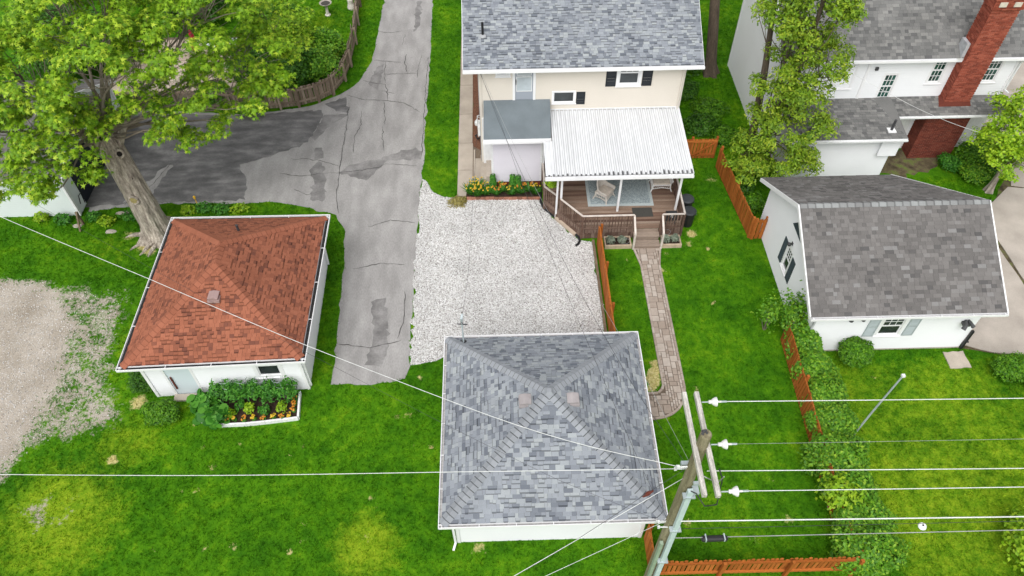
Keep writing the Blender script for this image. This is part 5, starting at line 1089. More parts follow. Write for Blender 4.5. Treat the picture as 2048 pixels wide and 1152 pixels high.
m = MB(); m.tube([(PX + .06, PY, PT), (PX + .0, PY + .05, PT + .04), (PX - .06, PY - .03, PT + .0)], .03, 6); m.tube([(PX - .05, PY + .06, PT), (PX + .05, PY + .05, PT + .05)], .025, 6); m.build('pole_top_pin', 'metal_dark', up)
def insulator(x, y, z):
    m = MB(); A = lambda d: (x + d, y, z); prof = [(.03, 0), (.045, .02), (.045, .07), (.075, .10), (.108, .16), (.112, .19), (.09, .185), (.03, .17), (.022, .3)]
    rings = []; n = 14
    for r_, d in prof:
        rings.append(len(m.v))
        for j in range(n): a = 2 * math.pi * j / n; m.v.append((x + d, y + r_ * math.cos(a), z + r_ * math.sin(a)))
    for i in range(len(prof) - 1):
        for j in range(n): m.f.append((rings[i] + j, rings[i] + (j + 1) % n, rings[i + 1] + (j + 1) % n, rings[i + 1] + j)); m.r.append(0); m.d.append(0)
    m.build('insulator', 'porcelain', up); b = MB(); b.tube([(x - .15, y, z), (x + .01, y, z)], .015, 5); b.tube([(x + .28, y, z), (x + .42, y, z)], .022, 5); b.build('clevis', 'galvanised', up)
for y in (8.86, 7.79, 6.70): insulator(4.62, y, 9.2)
m = MB(); m.box(PX + .13, PX + .28, PY - .28, PY - .08, 7.3, 7.38); m.box(PX + .1, PX + .3, PY - .2, PY - .12, 7.62, 7.7); m.box(PX - .2, PX + .05, PY + .1, PY + .2, 8.0, 8.1); m.build('pole_bracket', 'galvanised', up)
m = MB(); m.bar((PX + .05, PY - .26, 0), (PX + .05, PY - .26, 7.5), .13, .1); m.build('conduit', 'conduit_pale', up)
m = MB(); m.bar((PX - .13, PY - .2, 0), (PX - .13, PY - .2, 4.2), .09, .1); m.build('ground_moulding', 'conduit_green', up)
for z in (3.0, 5.2, 7.2): m = MB(); m.box(PX - .09, PX + .2, PY - .34, PY - .19, z, z + .05); m.build('conduit_clamp', 'galvanised', up)
m = MB(); m.tube([(PX + .06, PY - .28, 7.5), (PX + .1, PY - .45, 7.75), (PX + .3, PY - .65, 7.5), (PX + .5, PY - .75, 7.8), (PX + .45, PY - .6, 8.8), (PX + .35, PY - .5, 9.05)], .016, 6); m.build('jumper_lead', 'wire_black', up)
m = MB(); m.tube([(PX + .12, PY - .1, 8.1), (PX + .35, PY - .2, 8.0), (PX + .45, PY - .5, 8.4), (PX + .4, PY - .7, 9.1)], .013, 6); m.build('jumper_lead', 'wire_grey', up)
m = MB()
for z, y in ((8.1, .05), (8.2, 0), (7.9, .1), (5.0, -.1), (5.1, .0), (4.9, .1)): m.tube([(PX - .3, PY + y, z), (PX - .05, PY + y, z)], .02, 5); m.box(PX - .34, PX - .28, PY + y - .03, PY + y + .03, z - .04, z + .04)
m.build('drop_clamp', 'white_dirty', up)
def wire(name, label, pts, rad, material, n=40, sag=0.0, group=None):
    """smooth line through control points (x,y,z); parabolic sag between the ends if only two"""
    P = np.array(pts, float)
    if len(P) == 2:
        t = np.linspace(0, 1, n); Q = P[0] + (P[1] - P[0]) * t[:, None]; Q[:, 2] -= sag * 4 * t * (1 - t)
    else:
        d = np.r_[0, np.cumsum(np.linalg.norm(np.diff(P[:, :2], axis=0), axis=1))]; t = np.linspace(0, d[-1], n); Q = np.stack([np.interp(t, d, P[:, k]) for k in range(3)], 1)
        for _ in range(6): Q[1:-1, 2] = (Q[:-2, 2] + 2 * Q[1:-1, 2] + Q[2:, 2]) / 4
    m = MB(); m.tube([tuple(q) for q in Q], rad * .62, 5); return tag(m.build(name, material, smooth=True), label, 'wire', group)
R_ = 'line wires running from the pole over the right lawn'
wire('power_line', 'bare white line wire on the end insulator nearest the grey garage', [(5.04, 8.86, 9.2), (45, 8.7, 9.1)], .016, 'wire_white', sag=.25, group=R_)
wire('power_line', 'thin grey line wire on the middle crossarm insulator', [(5.04, 7.79, 9.2), (45, 7.85, 9.1)], .006, 'wire_grey', sag=.25, group=R_)
wire('power_line', 'white line wire on the end insulator farthest from the grey garage', [(5.04, 6.70, 9.2), (45, 6.55, 9.1)], .015, 'wire_white', sag=.25, group=R_)
wire('power_line', 'twisted white neutral wire leaving just below the crossarms', [(4.55, 7.66, 8.2), (45, 7.1, 8.25)], .017, 'wire_white', sag=.2, group=R_)
wire('telephone_cable', 'thick white telephone cable below the power lines', [(4.3, 7.45, 5.9), (45, 7.0, 5.9)], .028, 'wire_white', sag=.15, group=R_)
wire('telephone_cable', 'thin black telephone cable just under the thick white one', [(4.4, 7.4, 5.55), (45, 7.3, 5.6)], .011, 'wire_black', sag=.15, group=R_)
wire('telephone_cable', 'grey telephone cable carrying the black splice case', [(4.3, 7.38, 5.0), (45, 7.2, 5.15)], .018, 'wire_grey', sag=.1, group=R_)
m = MB(); m.tube([(4.98, 7.36, 4.94), (5.02, 7.36, 4.94), (5.62, 7.36, 4.94), (5.66, 7.36, 4.94)], [.05, .085, .085, .05], 10); sc_ = m.build('splice_case', 'plastic_black'); tag(sc_, 'black cylindrical splice case hanging on the grey telephone cable', 'splice case')
for x in (5.08, 5.56): m = MB(); m.box(x - .015, x + .015, 7.27, 7.45, 4.93, 5.05); m.build('strap', 'galvanised', sc_)
m = MB(); m.lathe((10.5, 7.33, 5.42), [(.02, -.06), (.085, -.05), (.105, .0), (.085, .05), (.02, .06)], 14); o = m.build('line_marker', 'white_trim'); tag(o, 'small white round marker on the telephone cables above the lawn', 'marker')
m = MB(); m.lathe((10.5, 7.33, 5.482), [(.025, 0), (.02, .02)], 8); m.build('marker_boss', 'plastic_black', o)
wire('service_drop', 'long white cable crossing the red roof to the far left', [(PX - .1, PY, 8.1), (3.4, 8.2, 7.6), (.61, 9.6, 6.75), (-2.6, 11.2, 6.6), (-5.96, 12.9, 6.4), (-11, 15.5, 6.4), (-16.5, 18.2, 6.55), (-24, 22, 7.3), (-34, 27, 8)], .014, 'wire_white', 60)
wire('service_drop', 'thin black cable sagging below the white cable across the driveway', [(PX - .1, PY, 5.0), (1.5, 9.2, 4.6), (-2, 11.3, 4.5), (-5.2, 13.3, 4.4), (-8, 15, 4.4), (-16, 20, 4.7), (-34, 31, 6)], .007, 'wire_black', 60)
wire('power_line', 'white twisted line running level over the front lawn to the left', [(PX - .1, PY, 8.1), (-1.5, 7.98, 7.86), (-6.7, 8.13, 7.68), (-11.7, 8.28, 7.74), (-28, 8.8, 8.4), (-40, 9.2, 9)], .014, 'wire_white', 50)
H_ = 'black service wires from the pole to the house corner'
wire('service_drop', 'black service wire hanging lowest over the gravel to the house', [(PX, PY, 4.95), (3.9, 9, 4.7), (2.9, 12.8, 4.75), (2.1, 16, 4.75), (.8, 21.4, 4.75), (.05, 24.9, 5.0), (-.72, 27.6, 5.35)], .009, 'wire_black', 50, group=H_)
wire('service_drop', 'black service wire crossing above the cedar fence to the house', [(PX, PY, 8.0), (3.5, 10.6, 6.9), (2.8, 13.2, 6.4), (2.15, 15.7, 5.95), (1.65, 17.7, 5.75), (1.15, 19.6, 5.6), (.1, 23.8, 5.45), (-.72, 27.62, 5.4)], .010, 'wire_black', 50, group=H_)
wire('service_drop', 'grey twisted support wire beside the black service wires', [(PX, PY, 8.2), (3.75, 10.6, 7.3), (3.1, 13.2, 6.75), (2.45, 15.7, 6.2), (1.35, 19.6, 5.75), (.25, 23.8, 5.5), (-.70, 27.6, 5.45)], .008, 'wire_grey', 50, group=H_)
wire('service_drop', 'thin black wire from the garage mast to the house wall', [(-1.38, 15.5, 3.8), (-1.25, 18.4, 2.62), (-1.1, 22.9, 2.3), (-.9, 26.8, 3.1), (-.78, 28.0, 3.6)], .008, 'wire_black', 40)
B_ = 'wires running from the pole out over the near lawn'
wire('guy_wire', 'white wire from below the crossarms, uppermost over the near lawn', [(PX - .1, PY, 7.6), (.14, 5.72, 7.4), (-8, 1.4, 7.4)], .012, 'wire_white', 30, group=B_)
wire('guy_wire', 'white wire from the low clamps over the near lawn', [(PX - .1, PY, 5.2), (.76, 6.35, 5.3), (-8, 2.9, 5.6)], .010, 'wire_white', 30, group=B_)
g_ = wire('guy_wire', 'black wire with a brown strain insulator over the grey roof corner', [(PX - .1, PY + .05, 8.0), (3.2, 7.5, 7.3), (1.2, 6.6, 6.4), (-4, 4.4, 5)], .009, 'wire_black', 30, group=B_)
m = MB(); m.tube([(3.42, 7.56, 7.47), (3.3, 7.53, 7.38), (3.18, 7.49, 7.29)], [.02, .055, .02], 8); m.build('strain_insulator', 'brick_dark', g_)
wire('service_drop', 'thin dashed white cable from the white house wall over the right lawn', [(15.3, 28.35, 4.6), (19.3, 26.5, 3.2), (26, 22.6, 2.9), (34, 18, 3.6)], .012, 'wire_white', 40)
# thin leaning mast beside the hedge
m = MB(); m.tube([(12.0, 12.5, 0), (12.25, 12.62, 2.0), (12.52, 12.72, 4.0)], [.035, .033, .028], 8); o = m.build('mast', 'galvanised'); tag(o, 'thin grey metal mast leaning over the right lawn beside the hedge', 'mast')
m = MB(); m.box(12.48, 12.58, 12.67, 12.77, 3.98, 4.06); m.build('mast_cap', 'white_dirty', o)
# ================================================================== SMALL YARD THINGS
t = thing('bird_bath', 'grey stone bird bath on the neighbour lawn near the fence', 'bird bath', (-9.95, 41.6, 0))
m = MB(); m.lathe((-9.95, 41.6, 0), [(.17, 0), (.17, .05), (.1, .1), (.08, .4), (.1, .62), (.14, .66)], 14); m.build('pedestal', 'stone_white', t)
m = MB(); m.lathe((-9.95, 41.6, .66), [(.12, 0), (.34, .1), (.37, .15), (.33, .15), (.2, .08)], 20); m.build('bowl', 'rock', t); m = MB(); m.lathe((-9.95, 41.6, .74), [(.3, 0), (.3, .035)], 20); m.build('water', 'water', t)
m = MB(); x, y = -8.62, 42.3; m.lathe((x, y, 0), [(.22, 0), (.24, .1), (.17, .35), (.19, .6), (.13, .72), (.05, .78), (.1, .86), (.11, .95), (.05, 1.04)], 14); tag(m.build('garden_statue', 'stone_white'), 'white garden statue beside the weathered picket fence', 'statue')
t = thing('patio_table', 'white oblong patio table on the neighbour patio under the maple', 'table', (-15.3, 37.6, .04))
m = MB(); m.box(-16.0, -15.05, 37.2, 38.1, .72, .76); m.build('top', 'table_white', t); m = MB(); m.box(-15.0, -14.4, 37.2, 38.1, .72, .76); m.build('top', 'table_white', t)
for x in (-15.9, -14.5):
    for y in (37.3, 38.0): m = MB(); m.box(x - .03, x + .03, y - .03, y + .03, .04, .72); m.build('leg', 'metal_dark', t)
t = thing('folded_parasol', 'folded dark red parasol standing on the neighbour patio', 'parasol', (-16.4, 37.0, .04))
m = MB(); m.tube([(-16.4, 37, .08), (-16.4, 37, 2.0)], .025, 8); m.build('pole', 'metal_dark', t); m = MB(); m.lathe((-16.4, 37, .75), [(.2, 0), (.24, .1), (.18, .6), (.08, 1.15), (.02, 1.25)], 12); m.build('canopy', 'fabric_red', t); m = MB(); m.lathe((-16.4, 37, .04), [(.25, 0), (.25, .06), (.05, .1)], 14); m.build('base', 'metal_dark', t)
m = MB(); m.tube([(-13.78, 25.38, 0), (-13.78, 25.38, .5)], .02, 6); m.lathe((-13.78, 25.38, .5), [(.05, 0), (.06, .1), (.02, .16)], 8); tag(m.build('marker_stake', 'yellow_plastic'), 'yellow marker stake in the grass behind the red roof', 'stake')
rr = random.Random(9)
def rock(c, rx, ry, rz, seed):
    g = random.Random(seed); m = MB(); n, k = 9, 5; rings = []
    for i in range(k):
        ph = math.pi * .5 * i / (k - 1); rings.append(len(m.v))
        for j in range(n): a = 2 * math.pi * j / n; q = g.uniform(.85, 1.12); m.v.append((c[0] + rx * math.cos(ph) * math.cos(a) * q, c[1] + ry * math.cos(ph) * math.sin(a) * q, rz * math.sin(ph) - .02))
    for i in range(k - 1):
        for j in range(n): m.f.append((rings[i] + j, rings[i] + (j + 1) % n, rings[i + 1] + (j + 1) % n, rings[i + 1] + j)); m.r.append(0); m.d.append(0)
    return m.build('rock', 'rock')
for (c, rx, ry, rz, l) in [((-17.0, 25.05), .5, .13, .1, 'long flat pale rock at the asphalt edge by the neighbour garage'), ((-17.3, 23.9), .28, .15, .08, 'flat pale rock in the grass left of the maple trunk'), ((-18.9, 24.3), .22, .14, .1, 'small pale rock below the neighbour garage wall')]: tag(rock(c, rx, ry, rz, int(rx * 100)), l, 'rock')
m = MB(); m.box(-18.72, -18.62, 24.35, 24.45, 0, .75); m.bar((-18.67, 24.4, .72), (-18.62, 23.9, .05), .07, .07); tag(m.build('timber_post', 'old_timber'), 'short broken timber post at the neighbour garage corner', 'post')
# ================================================================== VEGETATION
ORD = ['first', 'second', 'third', 'fourth', 'fifth', 'sixth', 'seventh', 'eighth', 'ninth', 'tenth']
TM = {'maple': ([(0, -.3, 0), (.12, -.2, 0), (.5, -.3, -.16), (.17, -.02, 0), (.55, .3, -.2), (.13, .16, 0), (0, .72, -.16), (-.13, .16, 0), (-.55, .3, -.2), (-.17, -.02, 0), (-.5, -.3, -.16), (-.12, -.2, 0), (0, 0, .03)], [(k, (k + 1) % 12, 12) for k in range(12)]),
      'oval': ([(0, -.5, 0), (.3, -.02, .07), (0, .5, 0), (-.3, -.02, .07)], [(0, 1, 2), (0, 2, 3)]),
      'spray': ([(0, -.5, 0), (.28, .0, -.05), (.1, .12, 0), (.2, .42, -.08), (0, .6, -.1), (-.2, .42, -.08), (-.1, .12, 0), (-.28, 0, -.05)], [(0, 1, 2), (0, 2, 6), (0, 6, 7), (2, 3, 4), (2, 4, 6), (4, 5, 6)]),
      'broad': ([(0, -.5, 0), (.38, -.35, .05), (.52, .05, .06), (.25, .45, 0), (0, .55, -.05), (-.25, .45, 0), (-.52, .05, .06), (-.38, -.35, .05), (0, 0, -.04)], [(k, (k + 1) % 8, 8) for k in range(8)]),
      'strap': ([(-.05, 0, 0), (.05, 0, 0), (.04, .5, .0), (-.04, .5, .0), (0, 1.0, -.15)], [(0, 1, 2), (0, 2, 3), (3, 2, 4)]),
      'petal': ([(0, -.5, .1), (.43, -.25, .1), (.43, .25, .1), (0, .5, .1), (-.43, .25, .1), (-.43, -.25, .1), (0, 0, -.06)], [(k, (k + 1) % 6, 6) for k in range(6)])}
def leaf_mesh(name, P, Nn, S, tm, material, parent, rng, kind=None, rnd=None, up=None):
    T, F = TM[tm]; T = np.array(T); F = np.array(F); n = len(P)
    Nn = Nn / np.linalg.norm(Nn, axis=1, keepdims=True)
    A = rng.normal(size=(n, 3)) if up is None else up + rng.normal(size=(n, 3)) * .15
    X = np.cross(A, Nn); X /= np.linalg.norm(X, axis=1, keepdims=True) + 1e-9; Y = np.cross(Nn, X)
    V = P[:, None] + S[:, None, None] * (T[None, :, 0:1] * X[:, None] + T[None, :, 1:2] * Y[:, None] + T[None, :, 2:3] * Nn[:, None])
    FF = (F[None] + len(T) * np.arange(n)[:, None, None]).reshape(-1, 3)
    r = rng.random(n) if rnd is None else rnd
    return np_obj(name, V.reshape(-1, 3), FF, material, parent, rnd=np.repeat(r, len(F)), kind=kind)
def unit(rng, n): v = rng.normal(size=(n, 3)); return v / np.linalg.norm(v, axis=1, keepdims=True)
def lumpy(d, rng, k=14, amp=.3):
    """radius multiplier with random lumps over directions d"""
    c = unit(rng, k); s = np.maximum(0, (d @ c.T)) ** 10; return 1 - amp * .5 + amp * s.max(1)
def shrub(name, label, cat, loc, rad, n, size, material, tm='oval', seed=1, group=None, lift=.5, amp=.35, stems=7, loose=.1, flowers=None):
    g = np.random.default_rng(seed); t = thing(name, label, cat, loc, group); L0 = np.array(loc)
    d = unit(g, n); d[:, 2] = np.where(d[:, 2] < -.35, -d[:, 2], d[:, 2]); rr_ = lumpy(d, g, 16, amp) * g.choice([1, .9, .7, .45], n, p=[.45, .25, .2, .1]) * (1 + g.normal(0, loose * .5, n))
    C = L0 + np.array((0, 0, rad[2] * lift)); P = C + d * rr_[:, None] * np.array((rad[0], rad[1], rad[2] * (1 - lift)) if lift < 1 else rad)
    P[:, 2] = np.maximum(P[:, 2], L0[2] + .04); Nn = d * .7 + np.array((0, 0, .6)) + g.normal(0, .45, (n, 3))
    leaf_mesh('foliage', P, Nn, size * g.uniform(.7, 1.25, n), tm, material, t, g)
    m = MB()
    for k in range(stems):
        e = unit(g, 1)[0]; e[2] = abs(e[2]) + .5; p1 = L0 + e * np.array((rad[0] * .45, rad[1] * .45, rad[2] * .5)); p2 = L0 + e * np.array((rad[0] * .7, rad[1] * .7, rad[2] * .62)); m.tube([tuple(L0 + np.array((e[0] * .05, e[1] * .05, 0))), tuple(p1), tuple(p2)], [.018, .012, .006], 4)
    m.build('stem', 'twig', t)
    return t
def curve_pts(a, b, n, g, bend=.12, rise=0.0):
    a = np.array(a, float); b = np.array(b, float); t = np.linspace(0, 1, n)[:, None]; P = a + (b - a) * t; L = np.linalg.norm(b - a)
    o = g.normal(0, bend * L, (n, 3)); o[0] = 0; o[-1] = 0
    for _ in range(2): o[1:-1] = (o[:-2] + o[1:-1] * 2 + o[2:]) / 4
    P += o; P[:, 2] += rise * L * (4 * t * (1 - t))[:, 0]; return P
def crown_tree(th, g, fork, lobes, per_m2, rc, nleaf, size, tm, leafmat_, barkmat, limb_r=.16, twigs=True, flat=.35, upw=.75, gap=.0, droop=.15):
    """limbs from fork to every lobe; leaf clusters over each lobe's upper shell"""
    br = MB(); PP, NN, CL = [], [], []
    for (x, y, z, r) in lobes:
        c = np.array((x, y, z)); src = np.array(fork); limb = curve_pts(src, c - np.array((0, 0, r * .3)), 9, g, .07, .04); k = limb_r * min(1.2, .5 + r / 4); br.tube([tuple(p) for p in limb], list(np.linspace(k, k * .25, 9)), 7)
        nc = max(5, int(per_m2 * 4 * math.pi * r * r * .6)); d = unit(g, nc); d[:, 2] = np.where(d[:, 2] < -.45, -d[:, 2], d[:, 2]); rad = r * g.choice([1, .85, .6], nc, p=[.55, .3, .15]) * lumpy(d, g, 9, .35)
        C = c + d * rad[:, None] * np.array((1, 1, .75))
        for i in range(nc):
            if twigs and g.random() < .55: 
                s = limb[g.integers(5, 9)]; br.tube([tuple(p) for p in curve_pts(s, C[i] - np.array((0, 0, .05)), 4, g, .1)], [.022, .016, .011, .006], 4, cap=False)
            n = int(nleaf * g.uniform(.6, 1.3)); q = unit(g, n) * (g.random(n) ** .45)[:, None] * rc * g.uniform(.7, 1.25); q[:, 2] *= flat; rad_xy = np.hypot(q[:, 0], q[:, 1]); q[:, 2] -= droop * rad_xy ** 2 / rc
            PP.append(C[i] + q); o = q.copy(); o[:, 2] = 0; NN.append(o / (rc + 1e-6) * .55 + d[i] * .25 + np.array((0, 0, upw)) + g.normal(0, .33, (n, 3))); CL.append(np.full(n, g.normal(0, .13)))
    br.build('branches', barkmat, th); P = np.concatenate(PP); Nn = np.concatenate(NN); n = len(P); rnd = np.clip(g.random(n) * .75 + .12 + np.concatenate(CL), 0.01, .985)
    return leaf_mesh('crown', P, Nn, size * g.uniform(.65, 1.25, n), tm, leafmat_, th, g, rnd=rnd)
# ---- the big maple
mp = thing('maple_tree', 'large maple tree with pale furrowed trunk behind the red roof', 'tree', (-15.1, 23.75, 0))
g = np.random.default_rng(5)
def trunk_mesh(path, radii, n, seed, rough=.06, flare=True):
    g = np.random.default_rng(seed); m = MB(); rings = []; ph = g.uniform(0, 6.28, 7); fr = g.integers(3, 12, 7)
    path = np.array(path, float); t0 = np.linspace(0, 1, len(path)); ts = np.linspace(0, 1, 34); Q = np.stack([np.interp(ts, t0, path[:, k]) for k in range(3)], 1); Rr = np.interp(ts, t0, radii)
    for _ in range(3): Q[1:-1] = (Q[:-2] + 2 * Q[1:-1] + Q[2:]) / 4
    for i, (q, r) in enumerate(zip(Q, Rr)):
        rings.append(len(m.v))
        for j in range(n):
            a = 2 * math.pi * j / n; k = 1 + rough * sum(math.sin(fr[s] * a + ph[s] + (i * .12 if s % 2 else -i * .09)) for s in range(7)) / 3 + g.normal(0, rough * .25)
            if flare: k += .55 * max(0, 1 - q[2] / .9) ** 2 * (1 + .6 * math.sin(5 * a + 1))
            m.v.append((q[0] + r * k * math.cos(a), q[1] + r * k * math.sin(a), q[2]))
    for i in range(len(Q) - 1):
        for j in range(n): m.f.append((rings[i] + j, rings[i] + (j + 1) % n, rings[i + 1] + (j + 1) % n, rings[i + 1] + j)); m.r.append(0); m.d.append(0)
    m.f.append(tuple(rings[-1] + j for j in range(n))); m.r.append(0); m.d.append(0)
    return m
trunk_mesh([(-15.1, 23.72, -.05), (-15.2, 23.8, 1.5), (-15.35, 23.95, 3.2), (-15.5, 24.1, 4.6), (-15.6, 24.25, 5.6), (-15.7, 24.4, 6.6)], [.57, .54, .50, .47, .38, .29], 40, 3, .075).build('trunk', 'bark', mp, smooth=False)
trunk_mesh([(-15.5, 24.0, 3.6), (-16.0, 24.1, 4.6), (-16.6, 24.2, 5.6), (-17.2, 24.3, 6.6)], [.24, .23, .2, .16], 20, 4, .07, False).build('limb', 'bark', mp)
trunk_mesh([(-15.4, 24.1, 4.2), (-14.8, 24.4, 5.3), (-14.0, 24.7, 6.3), (-13.0, 25.0, 7.2)], [.2, .19, .16, .12], 20, 6, .07, False).build('limb', 'bark', mp)
def knot(c, nv, r, hollow=True):
    c = Vector(c); nv = Vector(nv).normalized(); x = nv.orthogonal().normalized(); y = nv.cross(x); m = MB(); n = 14
    m.tube([tuple(c + (x * math.cos(2 * math.pi * k / n) + y * math.sin(2 * math.pi * k / n)) * r) for k in range(n + 1)], r * .32, 7, cap=False); k_ = m.build('knot', 'bark', mp)
    m = MB(); m.face([tuple(c + nv * (.0 if hollow else .03) + (x * math.cos(2 * math.pi * k / n) + y * math.sin(2 * math.pi * k / n)) * r) for k in range(n)]); m.build('knot_face', 'hollow' if hollow else 'cut_wood', k_)
knot((-15.02, 23.68, 4.55), (.6, -.6, .55), .15); knot((-15.72, 23.75, 3.9), (-.45, -.8, .3), .10); knot((-15.0, 23.6, 3.3), (.7, -.7, .1), .09); knot((-15.22, 23.36, 2.35), (-.05, -1, .1), .19, False); knot((-15.45, 23.72, 5.3), (0, -.8, .6), .12)
for k, (p, q) in enumerate([((-15.3, 23.4, .1), (-16.1, 22.7, .0)), ((-14.9, 23.3, .1), (-15.2, 22.3, .0)), ((-15.5, 23.7, .1), (-16.5, 23.5, .0)), ((-15.1, 23.3, .1), (-15.6, 22.4, .0))]):
    m = MB(); m.tube([tuple(c) for c in curve_pts(p, q, 7, g, .06)], [.16, .15, .12, .1, .08, .06, .03], 7); m.build('root', 'bark', mp)
LOB = [(-16.9, 22.8, 6, 2.1), (-17.0, 24.0, 8, 2.3), (-13.8, 23.4, 9, 2.2), (-12.1, 24.7, 8.5, 2.1), (-11.0, 25.2, 6.7, 1.8), (-13.3, 23.7, 6.6, 1.2), (-9.9, 27.4, 6.5, 1.8), (-9.4, 29.2, 7, 1.8), (-11.2, 26.9, 9, 2.2), (-15.1, 25.0, 10, 2.3), (-9.7, 26.2, 5.2, .8), (-9.2, 26.6, 5.6, 1.0), (-17.9, 21.0, 5.5, .9), (-10.6, 24.7, 5.3, .7), (-12.1, 23.9, 5.2, .4), (-19.0, 22.5, 7, 1.9), (-18.6, 24.2, 9, 2.0), (-14.3, 28.2, 9.5, 2.2), (-17.2, 27.8, 9.5, 2.2), (-11.8, 30.2, 8.0, 2.0), (-13.9, 25.9, 11.2, 2.0), (-15.9, 22.9, 6.5, 1.2), (-14.5, 23.0, 6.2, .7), (-17.2, 21.6, 5.5, 1.1), (-17.0, 21.2, 5.0, .45), (-15.4, 22.1, 4.9, .3), (-13.0, 23.6, 5.6, .6), (-16.4, 23.3, 7.2, 1.2)]
crown_tree(mp, g, (-15.5, 24.15, 5.2), LOB, 1.0, .52, 74, .20, 'maple', 'leaf_maple', 'twig', .09, droop=.3)
# ---- understory beyond the weathered fence
for k, (x, y, rx, rz, mt, l) in enumerate([(-9.3, 34.9, 1.0, 1.7, 'leaf_hedge', 'lush green shrub in the inner bend of the weathered fence'), (-9.3, 37.0, 1.0, 1.6, 'leaf_hedge', 'lush green shrub beside the straight part of the weathered fence'), (-10.6, 34.6, 1.2, 2.2, 'leaf_dark', 'dark green shrub second from the fence bend'), (-11.2, 36.6, 1.4, 2.8, 'leaf_maple', 'tall light green shrub in front of the bird bath'), (-12.6, 34.6, 1.3, 2.3, 'leaf_dark', 'dark green shrub beside the neighbour patio'), (-12.6, 39.0, 1.6, 3.0, 'leaf_shrub', 'tall green shrub at the far patio corner'), (-17.5, 41.5, 2.4, 3.2, 'leaf_dark', 'large dark green bush beyond the neighbour patio'), (-22.5, 36.5, 2.6, 3.5, 'leaf_dark', 'large dark green bush behind the neighbour garage'), (-14.6, 33.2, .9, 1.3, 'leaf_shrub', 'low green shrub behind the weathered fence under the maple')]):
    shrub('shrub', l, 'shrub', (x, y, 0), (rx, rx * .95, rz), int(2300 * rx * rx), .17, mt, 'oval', 60 + k, None, .45)
shrub('shrub', 'white flowering shrub against the weathered fence under the maple', 'shrub', (-12.6, 31.9, 0), (.7, .35, .9), 900, .11, 'leaf_shrub', 'oval', 71)
# ---- tall conifer-like tree beside the white house
ct = thing('cedar_tree', 'tall yellow green cedar tree between the two houses', 'tree', (11.75, 27.0, 0)); g = np.random.default_rng(8)
for (p, r) in (([(11.7, 27.0, -.05), (11.65, 27.2, 2), (11.5, 27.5, 5), (11.2, 27.8, 8), (11.1, 27.9, 10)], [.22, .19, .15, .1, .06]), ([(11.85, 26.9, -.05), (12.2, 26.8, 2.5), (12.5, 26.6, 5.5), (12.5, 26.4, 8), (12.4, 26.3, 10.5)], [.2, .17, .13, .09, .05])): trunk_mesh(p, r, 14, 9, .05, False).build('trunk', 'bark_dark', ct)
CL_ = [(11.5, 25.6, 1.4, .95), (12.5, 25.6, 1.8, 1.1), (13.3, 25.5, 2.2, .8), (10.95, 26.3, 1.5, .6), (12.1, 25.9, 3.4, 1.1), (11.6, 26.5, 3.5, .7), (13.1, 26.2, 4.2, 1.1), (12.6, 26.3, 5.6, 1.2), (13.2, 25.8, 6.6, 1.1), (11.8, 26.8, 6.2, .75), (11.5, 26.9, 8, 1.2), (12.4, 26.2, 8.5, 1.3), (12.9, 25.5, 9, .8), (13.8, 25.7, 3.4, .8), (11.7, 26.8, 9.8, 1.2), (12.6, 26.0, 7.4, 1.1), (10.75, 27.5, 8.2, .45), (11.9, 26.2, 4.9, .8), (12.9, 25.9, 5.2, .9), (10.9, 25.9, 1.2, .6), (11.3, 26.2, 2.4, .8), (13.6, 25.6, 1.7, .7), (12.0, 26.9, 7.2, .8), (11.3, 27.0, 4.9, .55)]
crown_tree(ct, g, (12.0, 26.9, 2.2), CL_, 2.1, .42, 78, .15, 'spray', 'leaf_cedar', 'bark_dark', .05, True, .55, .6, droop=.35)
# ---- shade tree at the far corner of the beige house (crown above the picture)
ft = thing('shade_tree', 'tall shade tree with dark trunk beyond the house corner', 'tree', (11.6, 35.0, 0)); g = np.random.default_rng(13)
trunk_mesh([(11.6, 34.9, -.05), (11.3, 35.4, 3), (11.0, 36.0, 6), (10.9, 36.3, 8)], [.3, .26, .22, .16], 18, 12, .06).build('trunk', 'bark_dark', ft)
crown_tree(ft, g, (11.0, 36.2, 7), [(10.2, 35.6, 10, 2.2), (12.6, 37, 10, 2.3), (10.5, 38.6, 9.6, 2.2), (11.6, 36.6, 12, 2.0), (12.8, 34.8, 9.6, 1.5)], .4, .7, 50, .22, 'maple', 'leaf_maple', 'bark_dark', .1)
# ---- small tree at the right edge
rt = thing('yard_tree', 'small bright green tree beside the concrete drive', 'tree', (22.6, 25.2, 0)); g = np.random.default_rng(14)
trunk_mesh([(22.6, 25.2, -.05), (22.6, 25.2, 1.5), (22.5, 25.1, 2.8)], [.14, .11, .08], 12, 12, .05).build('trunk', 'bark', rt)
crown_tree(rt, g, (22.55, 25.15, 2.0), [(21.6, 24.9, 3.6, .9), (22.6, 24.3, 3.4, 1.0), (22.6, 25.4, 4.4, 1.2), (21.7, 25.6, 2.9, .8), (21.9, 24.0, 2.6, .8), (23.4, 25.8, 3.8, 1.1), (22.4, 24.8, 2.4, .9), (22.0, 26.4, 3.6, .8), (22.1, 25.0, 1.8, .7), (21.5, 24.5, 3.0, .7)], 2.2, .42, 80, .15, 'oval', 'leaf_lime', 'twig', .05)
